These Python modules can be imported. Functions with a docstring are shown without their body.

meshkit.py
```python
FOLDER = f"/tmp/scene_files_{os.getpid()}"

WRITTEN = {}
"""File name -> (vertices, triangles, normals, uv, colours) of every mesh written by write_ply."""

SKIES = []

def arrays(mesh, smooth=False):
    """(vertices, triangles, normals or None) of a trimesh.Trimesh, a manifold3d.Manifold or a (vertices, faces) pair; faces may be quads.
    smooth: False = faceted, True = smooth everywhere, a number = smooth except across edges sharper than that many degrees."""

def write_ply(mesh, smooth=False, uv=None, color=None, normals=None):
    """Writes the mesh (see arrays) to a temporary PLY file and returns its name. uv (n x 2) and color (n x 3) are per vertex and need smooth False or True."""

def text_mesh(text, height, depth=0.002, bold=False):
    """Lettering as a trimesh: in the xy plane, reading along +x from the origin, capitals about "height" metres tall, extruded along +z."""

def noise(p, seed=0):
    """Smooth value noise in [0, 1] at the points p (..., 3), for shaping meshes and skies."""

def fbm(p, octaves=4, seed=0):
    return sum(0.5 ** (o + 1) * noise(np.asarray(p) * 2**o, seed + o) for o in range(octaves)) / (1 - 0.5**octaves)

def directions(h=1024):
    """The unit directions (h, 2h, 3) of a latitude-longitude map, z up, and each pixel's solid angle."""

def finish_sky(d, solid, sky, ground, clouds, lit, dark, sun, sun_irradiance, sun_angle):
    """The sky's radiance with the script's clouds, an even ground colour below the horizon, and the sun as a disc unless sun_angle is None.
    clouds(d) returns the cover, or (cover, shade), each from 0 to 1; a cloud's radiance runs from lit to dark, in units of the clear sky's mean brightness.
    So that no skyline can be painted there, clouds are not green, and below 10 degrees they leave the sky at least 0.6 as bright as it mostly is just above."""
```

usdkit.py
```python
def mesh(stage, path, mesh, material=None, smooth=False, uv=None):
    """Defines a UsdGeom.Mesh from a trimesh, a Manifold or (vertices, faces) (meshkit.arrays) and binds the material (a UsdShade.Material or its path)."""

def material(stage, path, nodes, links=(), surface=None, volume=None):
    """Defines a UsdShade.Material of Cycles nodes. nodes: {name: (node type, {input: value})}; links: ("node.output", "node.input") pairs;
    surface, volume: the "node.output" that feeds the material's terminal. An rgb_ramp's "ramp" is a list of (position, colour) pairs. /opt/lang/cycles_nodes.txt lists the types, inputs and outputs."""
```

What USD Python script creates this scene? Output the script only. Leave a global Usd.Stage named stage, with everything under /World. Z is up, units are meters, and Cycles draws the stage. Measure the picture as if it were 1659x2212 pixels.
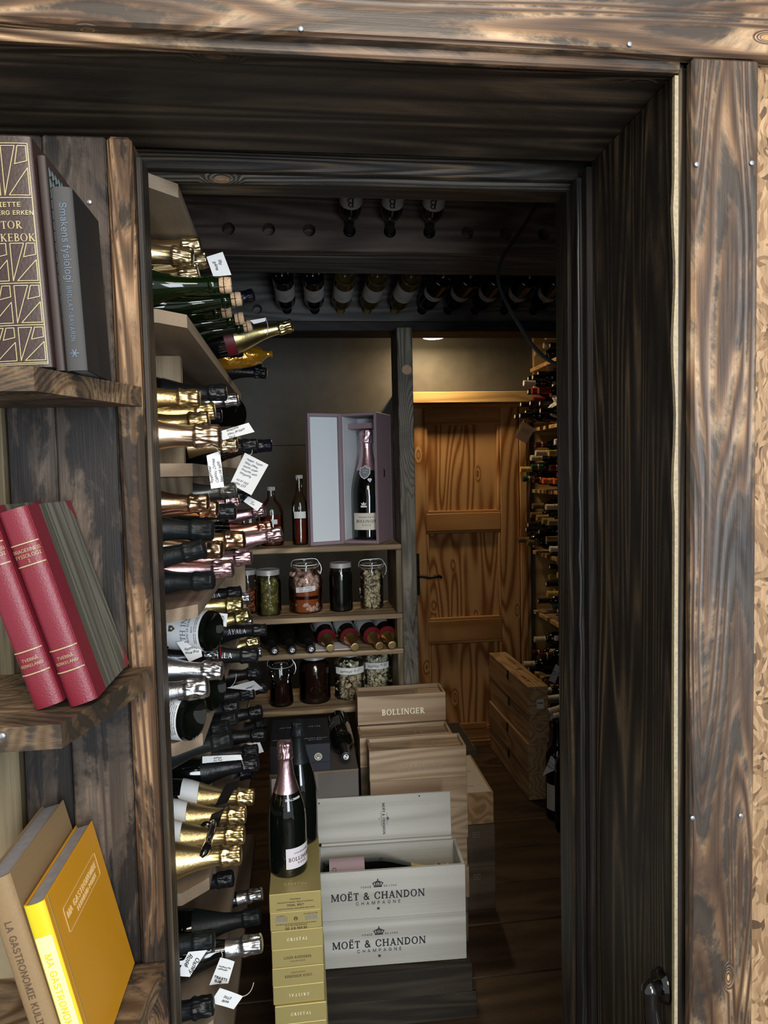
import math, random
import numpy as np, trimesh
from shapely.geometry import Polygon, LineString, Point, box as sbox
from shapely.ops import unary_union
from shapely import affinity
from pxr import Usd, UsdGeom, UsdLux, UsdShade, Gf, Sdf, Vt
import usdkit, meshkit

stage = Usd.Stage.CreateInMemory()
UsdGeom.SetStageUpAxis(stage, UsdGeom.Tokens.z)
UsdGeom.Xform.Define(stage, '/World')
UsdGeom.Scope.Define(stage, '/World/Looks')

# ------------------------------------------------------------------ camera (room axes: x right, y into the cellar, z up; metres)
FPX, CX, CY = 1500.0, 829.5, 1106.0
CAM = np.array([0, 0, 1.6])
_y = np.array([(650 - CX) / FPX, (CY - 1027) / FPX, -1.0]); _y /= np.linalg.norm(_y)
_z = np.array([-.0225, 1, 0]); _z[2] = (_z[0] * _y[0] + _z[1] * _y[1]) / -_y[2]; _z /= np.linalg.norm(_z)
_x = np.cross(_y, _z)
MC = np.stack([_x, _y, _z], 1)                       # world -> camera
def U(px, py, Y):                                    # measuring aid: the point at depth Y seen at a pixel of the photograph
    r = MC.T @ np.array([(px - CX) / FPX, (CY - py) / FPX, -1.0])
    return CAM + r * (Y / r[1])
cam = UsdGeom.Camera.Define(stage, '/World/camera')
m4 = np.eye(4); m4[:3, :3] = MC; m4[3, :3] = CAM
cam.AddTransformOp().Set(Gf.Matrix4d(m4.tolist()))
cam.CreateHorizontalApertureAttr(36.0); cam.CreateVerticalApertureAttr(48.0)
cam.CreateFocalLengthAttr(36.0 * FPX / 1659)
cam.CreateClippingRangeAttr(Gf.Vec2f(.02, 100))
cam.CreateExposureAttr(0.1)

# ------------------------------------------------------------------ lights
dome = UsdLux.DomeLight.Define(stage, '/World/sky_light')  # even fill added for the ambience of the unbuilt front room
dome.CreateIntensityAttr(.22); dome.CreateColorAttr(Gf.Vec3f(.95, .97, 1.0))
def rect(name, pos, look, w, h, inten, col):
    l = UsdLux.RectLight.Define(stage, '/World/' + name)
    d = np.array(look, float) - np.array(pos, float); d /= np.linalg.norm(d)
    r = np.cross(d, [0, 0, 1]); r /= np.linalg.norm(r); u = np.cross(r, d)
    m = np.eye(4); m[0, :3] = r; m[1, :3] = u; m[2, :3] = -d; m[3, :3] = pos
    l.AddTransformOp().Set(Gf.Matrix4d(m.tolist()))
    l.CreateWidthAttr(w); l.CreateHeightAttr(h); l.CreateIntensityAttr(inten); l.CreateColorAttr(Gf.Vec3f(*col))
    return l
rect('window_daylight', (.75, -1.9, 1.62), (.1, 1.6, 1.25), 1.0, 1.8, 15, (.80, .90, 1.0))
rect('front_room_lamp', (.2, -.9, 2.75), (.1, 1.0, 1.7), 1.0, .9, 12.0, (1.0, .85, .67))

# ------------------------------------------------------------------ scene helpers
USED = {}
def numbered(base, name):
    k = base + '/' + name; n = USED.get(k, 0); USED[k] = n + 1
    return k if n == 0 else f'{k}_{n:03d}'
def obj(name, mesh, m, parent=None, smooth=False):
    path = numbered('/World' if parent is None else str(parent.GetPath()), name)
    return usdkit.mesh(stage, path, mesh, M[m] if isinstance(m, str) else m, smooth=smooth).GetPrim()
def tag(o, label=None, cat=None, group=None, kind=None):
    for k, v in (('label', label), ('category', cat), ('group', group), ('kind', kind)):
        if v: o.SetCustomDataByKey(k, v)
    return o
def mat4(R=None, t=(0, 0, 0)):
    m = np.eye(4)
    if R is not None: m[:3, :3] = R
    m[:3, 3] = t
    return m
def thing(name, label, cat, T=None, group=None):
    x = UsdGeom.Xform.Define(stage, numbered('/World', name))
    x.AddTransformOp().Set(Gf.Matrix4d((np.eye(4) if T is None else T).T.tolist()))
    return tag(x.GetPrim(), label, cat, group)
def dup(src, T, label, group=None, name=None):
    c = src.GetCustomData()
    nm = name or str(src.GetName()).rstrip('0123456789').rstrip('_')
    o = thing(nm, label, c['category'], T, group or c.get('group'))
    o.GetReferences().AddInternalReference(src.GetPath()); o.SetInstanceable(True)
    return o
def struct(name, mesh, m, parent=None, smooth=False):
    o = obj(name, mesh, m, parent, smooth)
    if parent is None: tag(o, kind='structure')
    return o
def sgroup(name):
    o = UsdGeom.Xform.Define(stage, numbered('/World', name)).GetPrim(); tag(o, kind='structure'); return o
def rot(axis, deg):
    return trimesh.transformations.rotation_matrix(math.radians(deg), axis)[:3, :3]
RZ = lambda d: rot([0, 0, 1], d)
RX = lambda d: rot([1, 0, 0], d)
RY = lambda d: rot([0, 1, 0], d)

# ------------------------------------------------------------------ mesh helpers
def cat(*ms):
    ms = [m for m in ms if m is not None]
    return trimesh.util.concatenate(ms)
def bx(x0, x1, y0, y1, z0, z1, c=.0015):
    """box with chamfered edges"""
    h = np.array([x1 - x0, y1 - y0, z1 - z0]) / 2; c = min(c, h.min() * .45)
    ctr = np.array([x0 + x1, y0 + y1, z0 + z1]) / 2
    if c <= 0:
        m = trimesh.creation.box(2 * h); m.apply_translation(ctr); return m
    p = []
    for s in np.ndindex(2, 2, 2):
        s = np.array(s) * 2 - 1
        for k in range(3):
            q = h - c; q[k] = h[k]; p.append(s * q)
    m = trimesh.convex.convex_hull(np.array(p)); m.apply_translation(ctr); return m
def frustum(bottom, top):
    """hull of two quads"""
    return trimesh.convex.convex_hull(np.vstack([bottom, top]))
def lathe(prof, n=28, th0=0, th1=2 * math.pi):
    prof = np.array(prof, float); full = abs(th1 - th0 - 2 * math.pi) < 1e-6
    th = np.linspace(th0, th1, n + 1)[:n if full else n + 1]; k = len(th)
    v = np.stack([np.outer(prof[:, 0], np.cos(th)), np.outer(prof[:, 0], np.sin(th)), np.repeat(prof[:, 1:2], k, 1)], -1).reshape(-1, 3)
    f = []
    for i in range(len(prof) - 1):
        for j in range(k if full else k - 1):
            a, b = i * k + j, i * k + (j + 1) % k
            f += [(a, b, b + k), (a, b + k, a + k)]
    return trimesh.Trimesh(v, np.array(f), process=False)
def tube(pts, r, n=8, closed=False):
    pts = np.array(pts, float); t = np.gradient(pts, axis=0); t /= np.linalg.norm(t, axis=1)[:, None] + 1e-12
    u = np.cross(t[0], [0, 0, 1.0])
    if np.linalg.norm(u) < 1e-3: u = np.cross(t[0], [1.0, 0, 0])
    u /= np.linalg.norm(u); V = []; rr = np.broadcast_to(r, len(pts))
    for i in range(len(pts)):
        u = u - t[i] * (u @ t[i]); u /= np.linalg.norm(u); w = np.cross(t[i], u)
        a = np.linspace(0, 2 * math.pi, n, endpoint=False)
        V.append(pts[i] + rr[i] * (np.cos(a)[:, None] * u + np.sin(a)[:, None] * w))
    V = np.vstack(V + [pts[:1], pts[-1:]]); f = []
    for i in range(len(pts) - 1):
        for j in range(n):
            a, b = i * n + j, i * n + (j + 1) % n; f += [(a, b, b + n), (a, b + n, a + n)]
    e = len(pts) * n
    for j in range(n):
        f += [(e, (j + 1) % n, j), (e + 1, e - n + j, e - n + (j + 1) % n)]
    return trimesh.Trimesh(V, np.array(f), process=False)
def spline(pts, n=24):
    from scipy.interpolate import CubicSpline
    pts = np.array(pts, float); s = np.r_[0, np.cumsum(np.linalg.norm(np.diff(pts, axis=0), axis=1))]
    return CubicSpline(s, pts)(np.linspace(0, s[-1], n))
def extrude(poly, d):
    g = getattr(poly, 'geoms', [poly])
    return cat(*[trimesh.creation.extrude_polygon(p, d, engine='earcut') for p in g if p.area > 1e-12])
def tf(m, T):
    m = m.copy(); m.apply_transform(T); return m
def place(m, o, xd, yd):
    """flat lettering (in xy) onto a plane through o with reading direction xd and up direction yd"""
    xd = np.array(xd, float); xd /= np.linalg.norm(xd); yd = np.array(yd, float); yd -= xd * (xd @ yd); yd /= np.linalg.norm(yd)
    return tf(m, mat4(np.stack([xd, yd, np.cross(xd, yd)], 1), o))
def centre(m):
    b = m.bounds; m = m.copy(); m.apply_translation([-(b[0][0] + b[1][0]) / 2, -(b[0][1] + b[1][1]) / 2, 0]); return m
def wrap(m, R, th, z0, along=False, off=.0004):
    """bend flat lettering round a bottle of radius function R(z): reading round it, or along it"""
    m = m.copy(); v = np.array(m.vertices)
    u, w = (v[:, 1], v[:, 0]) if along else (v[:, 0], v[:, 1])
    z = z0 + w; r = R(z) + off + v[:, 2]
    a = th + (-u if along else u) / R(np.full_like(z, z0))
    m.vertices = np.stack([r * np.cos(a), r * np.sin(a), z], 1); return m

# lettering: a flared serif alphabet of strokes, the sans of meshkit, and a slanted hand
def _arc(cx, cy, rx, ry, a0, a1, n=14):
    a = np.radians(np.linspace(a0, a1, n)); return np.stack([cx + rx * np.cos(a), cy + ry * np.sin(a)], 1)
GL = {}
def _glyphs():
    T, t = .15, .07
    def ln(x0, y0, x1, y1, w): return LineString([(x0, y0), (x1, y1)]).buffer(w / 2, cap_style=2)
    def st(x, w=T, y0=0, y1=1): return unary_union([sbox(x - w / 2, y0, x + w / 2, y1)] + [sbox(x - w / 2 - .08, y, x + w / 2 + .08, y + .05) for y in (y0, y1 - .05)])
    def ar(*a, w=.11): return LineString(_arc(*a)).buffer(w / 2, cap_style=2)
    def hb(x0, x1, y): return sbox(x0, y - t / 2, x1, y + t / 2)
    def ft(x, y=0): return sbox(x - .12, y, x + .12, y + .05)
    E = [st(.17), hb(.17, .6, .965), hb(.17, .52, .5), hb(.17, .63, .035), sbox(.55, .8, .6, 1), sbox(.58, 0, .63, .2), sbox(.47, .4, .52, .6)]
    O = [Point(0, 0).buffer(1, 24)]
    def ell(cx, cy, rx, ry): return affinity.translate(affinity.scale(O[0], rx, ry), cx, cy)
    ring = ell(.45, .5, .43, .52).difference(ell(.45, .5, .29, .46))
    cc = ring.difference(Polygon([(.45, .5), (1.1, .95), (1.1, .05)])).union(sbox(.73, .66, .79, .95))
    D = {'A': (.82, [ln(.1, 0, .41, 1, t), ln(.41, 1, .7, 0, T), hb(.2, .6, .33), ft(.1), ft(.72)]),
     'B': (.7, [st(.17), ar(.3, .755, .22, .22, -90, 90), ar(.32, .27, .27, .24, -90, 90), hb(.17, .32, .965), hb(.17, .32, .52), hb(.17, .32, .035)]),
     'C': (.85, [cc]), 'D': (.88, [st(.17), hb(.17, .4, .965), hb(.17, .4, .035), ar(.36, .5, .4, .465, -90, 90, w=.12)]),
     'E': (.7, E), 'Ë': (.7, E + [Point(.26, 1.2).buffer(.075), Point(.5, 1.2).buffer(.075)]), 'É': (.7, E + [ln(.3, 1.1, .46, 1.3, t)]),
     'G': (.9, [cc, st(.77, .12, .05, .45)]), 'H': (.95, [st(.17), st(.76), hb(.17, .76, .5)]), 'I': (.36, [st(.17)]),
     'L': (.66, [st(.17), hb(.17, .6, .035), sbox(.55, 0, .6, .22)]),
     'M': (1.12, [st(.13, t), st(.96), ln(.15, 1, .53, .05, T), ln(.53, .05, .94, 1, t), ft(.13), ft(.13, .95)]),
     'N': (.95, [st(.15, t), st(.8, t), ln(.15, 1, .8, 0, T)]), 'O': (.92, [ring]),
     'P': (.66, [st(.17), ar(.3, .73, .25, .235, -90, 90), hb(.17, .3, .965), hb(.17, .3, .49)]),
     'R': (.78, [st(.17), ar(.3, .74, .24, .225, -90, 90), hb(.17, .3, .965), hb(.17, .3, .51), ln(.33, .5, .68, 0, T), ft(.7)]),
     'S': (.6, [ar(.3, .74, .21, .22, 30, 270), ar(.3, .27, .22, .23, 90, -150), sbox(.46, .72, .51, .97), sbox(.07, .03, .12, .26)]),
     'T': (.72, [st(.36), hb(.03, .69, .965), sbox(.03, .76, .08, 1), sbox(.64, .76, .69, 1)]),
     'U': (.85, [st(.17, T, .3), ar(.44, .32, .28, .29, 180, 360), st(.72, t, .3)]),
     'Y': (.75, [ln(.1, 1, .37, .45, T), ln(.37, .45, .66, 1, t), st(.37, T, 0, .47), ft(.1, .95), ft(.66, .95)]),
     'K': (.82, [st(.17), ln(.2, .45, .66, 1, t), ln(.32, .55, .7, 0, T), ft(.7), ft(.66, .95)]),
     '&': (.86, [ar(.36, .75, .16, .19, -60, 240), ar(.33, .25, .25, .24, 60, 330), ln(.24, .64, .76, .0, T), ln(.54, .13, .74, .46, t)]), ' ': (.4, [])}
    for k, (w, s) in D.items(): GL[k] = (w, unary_union(s) if s else None)
_glyphs()
def serif(text, h, sp=.12, depth=.0006, bold=0):
    x, out = 0, []
    for ch in text:
        w, g = GL.get(ch, GL[' '])
        if g is not None and bold: g = g.buffer(bold)
        if g is not None: out.append(affinity.scale(affinity.translate(g, x, 0), h, h, origin=(0, 0)))
        x += w + sp
    return centre(extrude(unary_union(out), depth))
def sans(text, h, sp=0, bold=False, depth=.0005):
    if sp:
        x, out = 0, []
        for ch in text:
            if ch != ' ':
                g = meshkit.text_mesh(ch, h, depth, bold); w = g.bounds[1][0]; g.apply_translation([x, 0, 0]); out.append(g); x += w + sp * h
            else: x += .5 * h
        return centre(cat(*out))
    return centre(meshkit.text_mesh(text, h, depth, bold))
def hand(lines, h, seed=0, depth=.0004):
    """slanted uneven handwriting, several lines"""
    r = random.Random(seed); out = []
    for i, s in enumerate(lines):
        if not s: continue
        m = meshkit.text_mesh(s, h, depth); v = np.array(m.vertices); p = r.random() * 6
        v[:, 0] = v[:, 0] * .92 + .28 * v[:, 1]; v[:, 1] += h * .16 * np.sin(v[:, 0] / h * 1.7 + p) + v[:, 0] * .05
        v[:, 1] -= i * h * 1.75; m.vertices = v; out.append(m)
    return centre(cat(*out))

# ------------------------------------------------------------------ materials
M = {}
def mk(name, nodes, links, surface): M[name] = usdkit.material(stage, '/World/Looks/' + name, nodes, links, surface=surface)
def plain(name, col, rough=.5, metal=0, spec=.5, bump=0, bscale=60, coat=0, var=0, **kw):
    n = {'p': ('principled_bsdf', dict(base_color=col, roughness=rough, metallic=metal, specular_ior_level=spec, coat_weight=coat, **kw))}
    l = []
    if bump or var: n['tc'] = ('texture_coordinate', {}); n['n'] = ('noise_texture', dict(scale=bscale, detail=4)); l.append(('tc.object', 'n.vector'))
    if bump: n['b'] = ('bump', dict(strength=bump, distance=.002)); l += [('n.fac', 'b.height'), ('b.normal', 'p.normal')]
    if var:
        c = np.array(col); n['r'] = ('rgb_ramp', dict(ramp=[(.3, tuple(c * (1 - var))), (.7, tuple(np.minimum(c * (1 + var), 1)))])); l += [('n.fac', 'r.fac'), ('r.color', 'p.base_color')]
    mk(name, n, l, 'p.BSDF')
def wood(name, axis, cols, char=0, charcol=(.012, .010, .009), ring=9, scale=5, stretch=.09, rough=.6, bump=.35, knots=.5, knotcol=(.12, .05, .02), fibre=.45, off=(0, 0, 0), charscale=2.2, charedge=.12, spec=.3, rand=True, knotscale=2.6, knotr=.30):
    """sawn softwood: growth rings as the contours of a stretched field that bends round knots, fine fibre, and scorched patches"""
    ax = 'xyz'.index(axis)
    def sc(s, st): v = [s, s, s]; v[ax] = s * st; return tuple(v)
    n = {'tc': ('texture_coordinate', {}), 'oi': ('object_info', {}), 'o1': ('combine_xyz', {}), 'o2': ('vector_math', dict(math_type='scale', scale=23.0 if rand else 0.0)),
      'ad': ('vector_math', dict(math_type='add')), 'mo': ('mapping', dict(location=off)),
      'm1': ('mapping', dict(scale=sc(scale, stretch))), 'n1': ('noise_texture', dict(scale=1.0, detail=1.5, roughness=.4, distortion=.25)),
      'm2': ('mapping', dict(scale=sc(knotscale, .42))), 'v': ('voronoi_texture', dict(scale=1.0, randomness=1.0)),
      'k': ('map_range', dict(range_type='smoothstep', from_min=0.0, from_max=knotr, to_min=knots, to_max=0.0, clamp=True)),
      'kc': ('map_range', dict(range_type='smoothstep', from_min=.02, from_max=.085, to_min=min(1, knots * 3.2), to_max=0.0, clamp=True)),
      'su': ('math', dict(math_type='add')), 'mu': ('math', dict(math_type='multiply', value2=ring * 6.283)), 'si': ('math', dict(math_type='sine')),
      'rg': ('map_range', dict(from_min=-1.0, from_max=1.0, to_min=0.0, to_max=1.0)),
      'm3': ('mapping', dict(scale=sc(300, .02))), 'n3': ('noise_texture', dict(scale=1.0, detail=4, roughness=.7)),
      'mx': ('mix_float', dict(fac=fibre)), 'rp': ('rgb_ramp', dict(ramp=[(0.14, cols[0]), (.42, cols[1]), (.66, cols[2]), (.93, cols[3])])),
      'mk': ('mix_color', dict(b=knotcol)), 'p': ('principled_bsdf', dict(roughness=rough, specular_ior_level=spec)), 'b': ('bump', dict(strength=bump, distance=.003))}
    l = [('tc.object', 'mo.vector'), ('oi.random', 'o1.x'), ('oi.random', 'o1.y'), ('oi.random', 'o1.z'), ('o1.vector', 'o2.vector1'), ('mo.vector', 'ad.vector1'), ('o2.vector', 'ad.vector2')]
    for k in ('m1', 'm2', 'm3'): l.append(('ad.vector', k + '.vector'))
    l += [('m1.vector', 'n1.vector'), ('m2.vector', 'v.vector'), ('v.distance', 'k.value'), ('v.distance', 'kc.value'), ('n1.fac', 'su.value1'), ('k.result', 'su.value2'),
      ('su.value', 'mu.value1'), ('mu.value', 'si.value1'), ('si.value', 'rg.value'), ('m3.vector', 'n3.vector'), ('rg.result', 'mx.a'), ('n3.fac', 'mx.b'), ('mx.result', 'rp.fac'),
      ('rp.color', 'mk.a'), ('kc.result', 'mk.fac'), ('mx.result', 'b.height'), ('b.normal', 'p.normal')]
    last = 'mk.result'
    if char:
        n |= {'mc': ('mapping', dict(scale=sc(charscale, .45))), 'nc': ('noise_texture', dict(scale=1.0, detail=9, roughness=.68, distortion=.8)),
          'sc': ('math', dict(math_type='multiply_add', value2=.30)), 'cr': ('map_range', dict(range_type='smoothstep', from_min=1.15 - char - charedge, from_max=1.15 - char + charedge, to_min=0.0, to_max=.95, clamp=True)), 'cm': ('mix_color', dict(b=charcol))}
        l += [('ad.vector', 'mc.vector'), ('mc.vector', 'nc.vector'), ('mx.result', 'sc.value1'), ('nc.fac', 'sc.value3'), ('sc.value', 'cr.value'), ('cr.result', 'cm.fac'), (last, 'cm.a')]
        last = 'cm.result'
    l.append((last, 'p.base_color'))
    mk(name, n, l, 'p.BSDF')
def foilmat(name, col, rough=.33, bump=.25, scale=90, metal=1.0, spec=.5):
    mk(name, {'tc': ('texture_coordinate', {}), 'n': ('noise_texture', dict(scale=scale, detail=3)), 'b': ('bump', dict(strength=bump, distance=.0015)),
      'p': ('principled_bsdf', dict(base_color=col, metallic=metal, roughness=rough, specular_ior_level=spec))}, [('tc.object', 'n.vector'), ('n.fac', 'b.height'), ('b.normal', 'p.normal')], 'p.BSDF')
BURN = [(.038, .020, .011), (.14, .077, .038), (.33, .195, .102), (.78, .56, .33)]
for ax in 'xyz':
    wood('burnt_' + ax, ax, BURN, char=.50, charcol=(.016, .013, .0115), ring=15, scale=13, stretch=.085, knots=.30, knotr=.15, rough=.44, knotcol=(.58, .34, .15), charscale=6, charedge=.10, spec=.5, fibre=.36, knotscale=13, bump=.5)
    wood('char_' + ax, ax, [(.010, .008, .006), (.022, .0165, .011), (.05, .036, .022), (.24, .165, .09)], char=.42, ring=15, scale=11, stretch=.06, knots=.3, knotr=.17, rough=.5, knotcol=(.20, .11, .055), spec=.4, charscale=4, charedge=.16, fibre=.42, knotscale=9, bump=.35)
    wood('black_' + ax, ax, [(.009, .008, .008), (.018, .015, .013), (.032, .026, .022), (.065, .052, .042)], char=.45, ring=14, scale=9, rough=.6, knotcol=(.05, .03, .02))
wood('soffit_bounce_tone', 'x', [(.022, .017, .012), (.05, .037, .026), (.095, .07, .048), (.24, .17, .10)], char=.42, charcol=(.02, .018, .016), ring=11, scale=9, stretch=.05, knots=.3, knotr=.17, rough=.5, knotcol=(.16, .08, .04), charscale=3, charedge=.2, fibre=.42, knotscale=7)  # lining wood made lighter: bounced light painted into its colour
wood('rack_daylit_brown', 'x', [(.06, .045, .038), (.11, .08, .066), (.15, .112, .092), (.21, .16, .13)], ring=12, scale=9, knots=.1, rough=.7, char=.3, fibre=.5)  # rack wood lightened and reddened: daylight painted into the nearer board
wood('book_panel', 'z', [(.032, .023, .017), (.068, .050, .038), (.13, .095, .07), (.42, .28, .165)], char=.53, charcol=(.009, .008, .0078), ring=12, scale=12, stretch=.04, knots=.2, knotr=.2, charscale=8, charedge=.07, rough=.5, knotcol=(.42, .22, .09), knotscale=6, fibre=.62)
wood('book_post', 'z', [(.045, .025, .014), (.14, .075, .036), (.32, .19, .10), (.62, .42, .24)], char=.47, charcol=(.013, .010, .008), ring=15, scale=16, stretch=.05, knots=.25, knotr=.2, charscale=9, charedge=.08, knotcol=(.25, .12, .05), knotscale=9, fibre=.5)
wood('shelf_end', 'x', [(.06, .036, .019), (.15, .093, .05), (.25, .163, .092), (.40, .28, .165)], char=.47, charcol=(.022, .017, .013), ring=26, scale=5, stretch=.6, knots=.08, charscale=8, charedge=.1, bump=.2)
wood('rack_pine', 'y', [(.16, .115, .075), (.23, .168, .115), (.29, .218, .15), (.34, .26, .185)], ring=6, scale=7, knots=.25, rough=.6, knotcol=(.18, .09, .04))
wood('rack_block', 'z', [(.22, .15, .085), (.34, .25, .155), (.40, .305, .20), (.46, .36, .245)], ring=9, scale=9, stretch=.16, knots=.35, rough=.6, knotcol=(.2, .09, .035))
wood('shelf_pine', 'x', [(.17, .115, .065), (.27, .19, .11), (.36, .26, .155), (.44, .33, .21)], ring=7, scale=9, knots=.3, knotcol=(.16, .08, .035))
wood('door_pine', 'z', [(.27, .105, .028), (.50, .265, .10), (.60, .345, .145), (.66, .39, .175)], ring=14, scale=6, stretch=.11, knots=.12, knotr=.18, rough=.45, knotcol=(.16, .06, .02), bump=.15, fibre=.3, knotscale=7)
wood('door_rail', 'x', [(.34, .155, .05), (.48, .25, .09), (.55, .30, .115), (.60, .34, .14)], ring=7, scale=6, knots=.15, knotr=.18, rough=.45, knotcol=(.16, .06, .02), bump=.15, knotscale=8)
wood('lintel_pine', 'x', [(.42, .25, .09), (.56, .36, .14), (.62, .41, .17), (.68, .47, .2)], ring=6, scale=7, knots=.3, rough=.5)
wood('pale_box', 'x', [(.37, .355, .31), (.43, .42, .375), (.475, .465, .42), (.52, .51, .465)], ring=4, scale=10, stretch=.05, knots=.06, rough=.7, bump=.12)
wood('tan_box', 'x', [(.27, .185, .112), (.36, .258, .165), (.42, .312, .205), (.47, .355, .24)], ring=9, scale=9, stretch=.12, knots=.2, rough=.6, bump=.15, knotcol=(.22, .13, .07))
wood('case_box', 'y', [(.30, .185, .09), (.40, .26, .135), (.48, .32, .175), (.53, .36, .21)], ring=9, scale=10, knots=.1, rough=.6)
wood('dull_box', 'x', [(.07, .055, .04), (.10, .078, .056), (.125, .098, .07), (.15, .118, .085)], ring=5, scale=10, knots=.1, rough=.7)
wood('post_worn', 'z', [(.06, .052, .04), (.14, .125, .10), (.22, .20, .16), (.30, .275, .22)], char=.40, ring=14, scale=14, knots=.5, knotcol=(.12, .06, .04), charscale=4)
wood('floor_wood', 'x', [(.035, .021, .012), (.062, .038, .021), (.088, .054, .03), (.12, .078, .045)], ring=6, scale=4, knots=.3, rough=.5, char=.35, charscale=2.5, knotcol=(.03, .017, .01))
wood('rack_grey', 'x', [(.06, .056, .052), (.095, .09, .084), (.13, .122, .114), (.18, .165, .152)], ring=8, scale=9, knots=.2, rough=.75, char=.3)
wood('old_plank', 'z', [(.07, .055, .03), (.16, .125, .07), (.26, .205, .12), (.36, .28, .17)], ring=7, scale=9, knots=.6, char=.36, knotcol=(.22, .12, .05))
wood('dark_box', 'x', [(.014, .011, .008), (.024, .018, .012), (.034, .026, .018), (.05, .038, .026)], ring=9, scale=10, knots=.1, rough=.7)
plain('raw_edge', (.36, .30, .19), .6, bump=.3, bscale=200, var=.18)
# strand board: flat flakes pressed at all angles
mk('strand_board', {'tc': ('texture_coordinate', {}), 'n': ('noise_texture', dict(scale=9, detail=2)), 'ns': ('vector_math', dict(math_type='scale', scale=.15)), 'ad': ('vector_math', dict(math_type='add')),
  'm': ('mapping', dict(scale=(150, 150, 42))), 'v': ('voronoi_texture', dict(scale=1.0)), 'bw': ('separate_color', {}), 'r': ('rgb_ramp', dict(ramp=[(0, (.07, .035, .014)), (.15, (.19, .105, .045)), (.6, (.29, .175, .085)), (1, (.40, .26, .14))])),
  'm2': ('mapping', dict(scale=(220, 220, 30))), 'n2': ('noise_texture', dict(scale=1.0, detail=3)), 'mx': ('mix_color', dict(blend_type='overlay', fac=.5)), 'b': ('bump', dict(strength=.5, distance=.003)), 'p': ('principled_bsdf', dict(roughness=.55))},
  [('tc.object', 'n.vector'), ('n.color', 'ns.vector1'), ('tc.object', 'ad.vector1'), ('ns.vector', 'ad.vector2'), ('ad.vector', 'm.vector'), ('m.vector', 'v.vector'), ('v.color', 'bw.color'), ('bw.r', 'r.fac'), ('tc.object', 'm2.vector'), ('m2.vector', 'n2.vector'), ('r.color', 'mx.a'), ('n2.fac', 'mx.b'), ('mx.result', 'p.base_color'), ('bw.r', 'b.height'), ('b.normal', 'p.normal')], 'p.BSDF')
plain('wall_dark', (.098, .094, .080), .6, bump=.06, bscale=14, var=.12)
plain('ceiling_dark', (.03, .028, .026), .7)
plain('black_glass', (.003, .004, .003), .05, spec=.5, coat=.3)
plain('green_glass', (.003, .011, .0015), .04, transmission_weight=.2, ior=1.5)
plain('olive_glass', (.10, .075, .02), .05, transmission_weight=.5, ior=1.4)
foilmat('gold', (.80, .63, .36)); foilmat('gold_rich', (.78, .59, .27), .36, .4, 150); foilmat('lemon_gold', (.76, .64, .28), .3)
foilmat('rose_gold', (.82, .60, .40)); foilmat('copper', (.62, .42, .26), .3); foilmat('pink', (.80, .54, .59), .34, .4, 120); foilmat('silver', (.66, .67, .69), .34, .4, 160); foilmat('coral', (.78, .36, .26), .3)
foilmat('black_foil', (.008, .0085, .0095), .36, .5, 110, metal=.0, spec=.3); foilmat('navy_foil', (.004, .005, .011), .32, .3, 90, .0, .35); foilmat('grey_foil', (.10, .10, .09), .32, .3, 90, .6); foilmat('moss_foil', (.008, .010, .0105), .45, .5, 90, .0, .22)
foilmat('pewter', (.30, .31, .32), .3, .4, 140); foilmat('steel', (.80, .81, .82), .36, .05, 40, .65); foilmat('brown_cap', (.16, .10, .04), .4, .2, 90, .5)
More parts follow.
